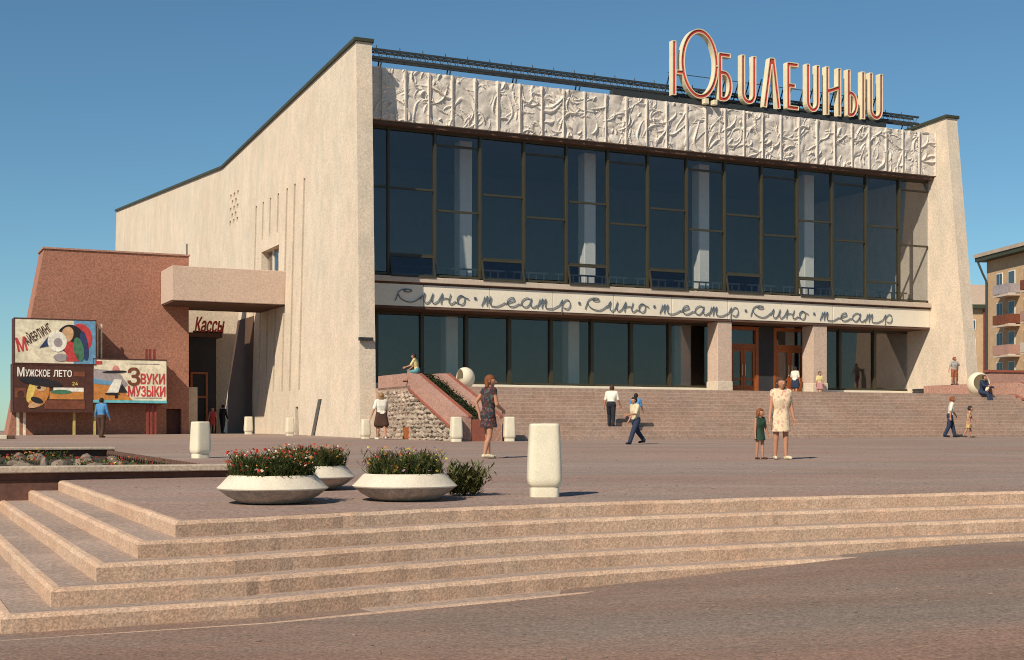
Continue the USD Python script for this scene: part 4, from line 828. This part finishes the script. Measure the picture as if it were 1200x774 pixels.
        lo += [Manifold.batch_hull([sph(pel + .07 * H * tz + [sx * .032 * H, 0, 0], .048 * H + g) for sx in (1, -1)] + [Manifold.cylinder(.012 * H, .098 * H, .098 * H, 24).scale((1.2, 1, 1)).translate(tuple(map(float, (J[0][0] + J[1][0]) / 2 * (1 - hem) + (J[0][1] + J[1][1]) / 2 * hem)))])]
        obj('dress', smooth(Manifold.batch_boolean(lo, OpType.Add), .022, 4), CL[cols['top']], t, smooth=True)
    if bag:
        b = thing(bag[0], bag[1], bag[2], loc, yaw); o_ = hands[bag[3]] + np.array([0, 0, dz])
        obj('pouch', [bx(o_[0] - .07, o_[0] + .07, o_[1] - .035, o_[1] + .035, o_[2] - .24, o_[2] - .06, .015)], CL[bag[4]], b); obj('strap', tube([(o_[0] - .05, o_[1], o_[2] - .07), (o_[0], o_[1], o_[2] + .01), (o_[0] + .05, o_[1], o_[2] - .07)], .008), CL[bag[4]], b)
    return t
def at(s, t): 
    p_ = P(s, t); return (p_[0], p_[1], ground_z(s, t))
gp = lambda x, y: (x, y, G(y))
# yaw 0 faces the viewer, +90 degrees faces right, 180 faces away
rad = math.radians
person('woman with red-brown bob in dark floral dress, foreground middle', gp(-.46, 26.6), rad(125), 1.64, 'dress', dict(top='floral', hem=.55, shoe='cream', sleeve=.12), 'red', ((7, 3), (-6, 12)), ((-30, 22, 38, 40), (8, 10, 55, 35)), 2, -40, hairlong=True, female=True)
person('woman in pale printed dress facing the street beside small child', gp(5.12, 26.0), rad(8), 1.58, 'dress', dict(top='pale_print', hem=.70, shoe='cream', sleeve=.12), 'brown', ((3, 2), (-3, 4)), ((2, 9, 8), (4, 10, 6)), 1, 5, hairlong=True, female=True)
person('small child in dark green dress next to the pale-dressed woman', gp(4.74, 26.1), rad(30), .95, 'dress', dict(top='green', hem=.5, shoe='brown'), 'red', ((3, 2), (-3, 3)), ((4, 14, 6), (2, 8, 8)), 0, 25, child=True, hairlong=True)
person('boy in cream shirt and dark trousers striding left on plaza', gp(3.54, 39.1), rad(-60), 1.42, 'trousers', dict(top='cream', bottom='navy', shoe='black'), 'dark', ((26, 6), (-24, 16)), ((25, 8, 55, 30), (-10, 10, 40, 10)), 4, 0)
person('child in blue shirt on the lowest stairs behind striding boy', at(6.98, -9.45), rad(160), 1.30, 'shorts', dict(top='blue', bottom='grey', shoe='brown'), 'dark', ((14, 20), (-5, 5)), ((5, 10, 20), (10, 10, 30)), 4, 0)
person('person in white shirt and black trousers climbing the stairs', at(6.16, -9.2), rad(165), 1.45, 'trousers', dict(top='white', bottom='black', shoe='black'), 'brown', ((18, 22), (-6, 4)), ((-5, 12, 20), (5, 14, 25)), 14, 0)
person('woman in white blouse and dark skirt before the rubble wall', gp(-4.42, 46.2), rad(200), 1.62, 'skirt', dict(top='white', bottom='brown', shoe='white', sleeve=.5), 'fair', ((12, 6), (-10, 14)), ((-10, 20, 15), (15, 10, 30)), 3, 0, hairlong=True, female=True)
person('boy in bright blue jacket standing under the red-titled poster', gp(-15.1, 50.2), rad(170), 1.48, 'trousers', dict(top='blue', bottom='brown', shoe='brown', sleeve=.9), 'dark', ((10, 3), (-8, 6)), ((5, 14, 20), (5, 12, 15)), 2, -20)
pz = P(.35, -5.9); person('child in yellow top perched on the sloping planter edge', (pz[0], pz[1], R(1.99)), rad(-100), 1.25, 'shorts', dict(top='yellow', bottom='teal', shoe='brown'), 'dark', ((80, 70), (70, 80)), ((30, 8, 40), (25, 8, 30)), 12, 0, seated=True)
person('person in white top right at the second entrance door', at(21.15, .5), rad(150), 1.36, 'skirt', dict(top='white', bottom='navy', shoe='brown'), 'dark', ((4, 2), (-4, 4)), ((5, 10, 20), (5, 8, 15)), 2, 0, female=True)
person('girl in yellow and pink standing before second entrance door', at(21.75, -.5), rad(10), 1.08, 'skirt', dict(top='yellow', bottom='pink', shoe='white'), 'brown', ((3, 2), (-3, 3)), ((5, 12, 10), (5, 12, 15)), 0, 0, child=True)
person('man in white shirt and dark trousers walking on the right plaza', gp(16.4, 51.1), rad(80), 1.56, 'trousers', dict(top='white', bottom='navy', shoe='black', sleeve=.5), 'red', ((16, 4), (-10, 14)), ((15, 6, 20), (-15, 6, 15)), 6, 0)
person('child in yellow print dress following close to the walking man', gp(16.85, 50.4), rad(70), 1.15, 'dress', dict(top='print_yellow', hem=.8, shoe='brown'), 'dark', ((14, 6), (-12, 14)), ((20, 8, 40), (-5, 8, 20)), 6, 0, child=True)
pz = P(28.2, -2.0); person('boy in grey shirt and rust shorts standing on the right planter wall', (pz[0], pz[1], R(2.09)), rad(20), 1.30, 'shorts', dict(top='grey', bottom='rust', shoe='black'), 'red', ((4, 2), (-4, 4)), ((10, 48, 10), (0, 25, 15)), 2, 40)
pz = P(26.0, -6.0); person('person in dark blue sitting before the white shell', (pz[0], pz[1], PF), rad(35), 1.5, 'trousers', dict(top='navy', bottom='navy', shoe='black', sleeve=.9), 'brown', ((72, 60), (80, 62)), ((35, 8, 40), (40, 8, 50)), 10, 0, seated=True)
person('child in red at the passage behind the kerb bollard', gp(-13.6, 62.0), rad(20), 1.2, 'dress', dict(top='red', hem=.7, shoe='black'), 'dark', ((4, 2), (-4, 4)), ((5, 10, 10), (5, 10, 10)), 0, 0, child=True)
person('dark-clothed person in the passage next to child in red', gp(-13.35, 63.0), rad(150), 1.35, 'trousers', dict(top='black', bottom='black', shoe='black', sleeve=.9), 'dark', ((6, 2), (-6, 6)), ((5, 10, 10), (5, 10, 10)), 2, 0)
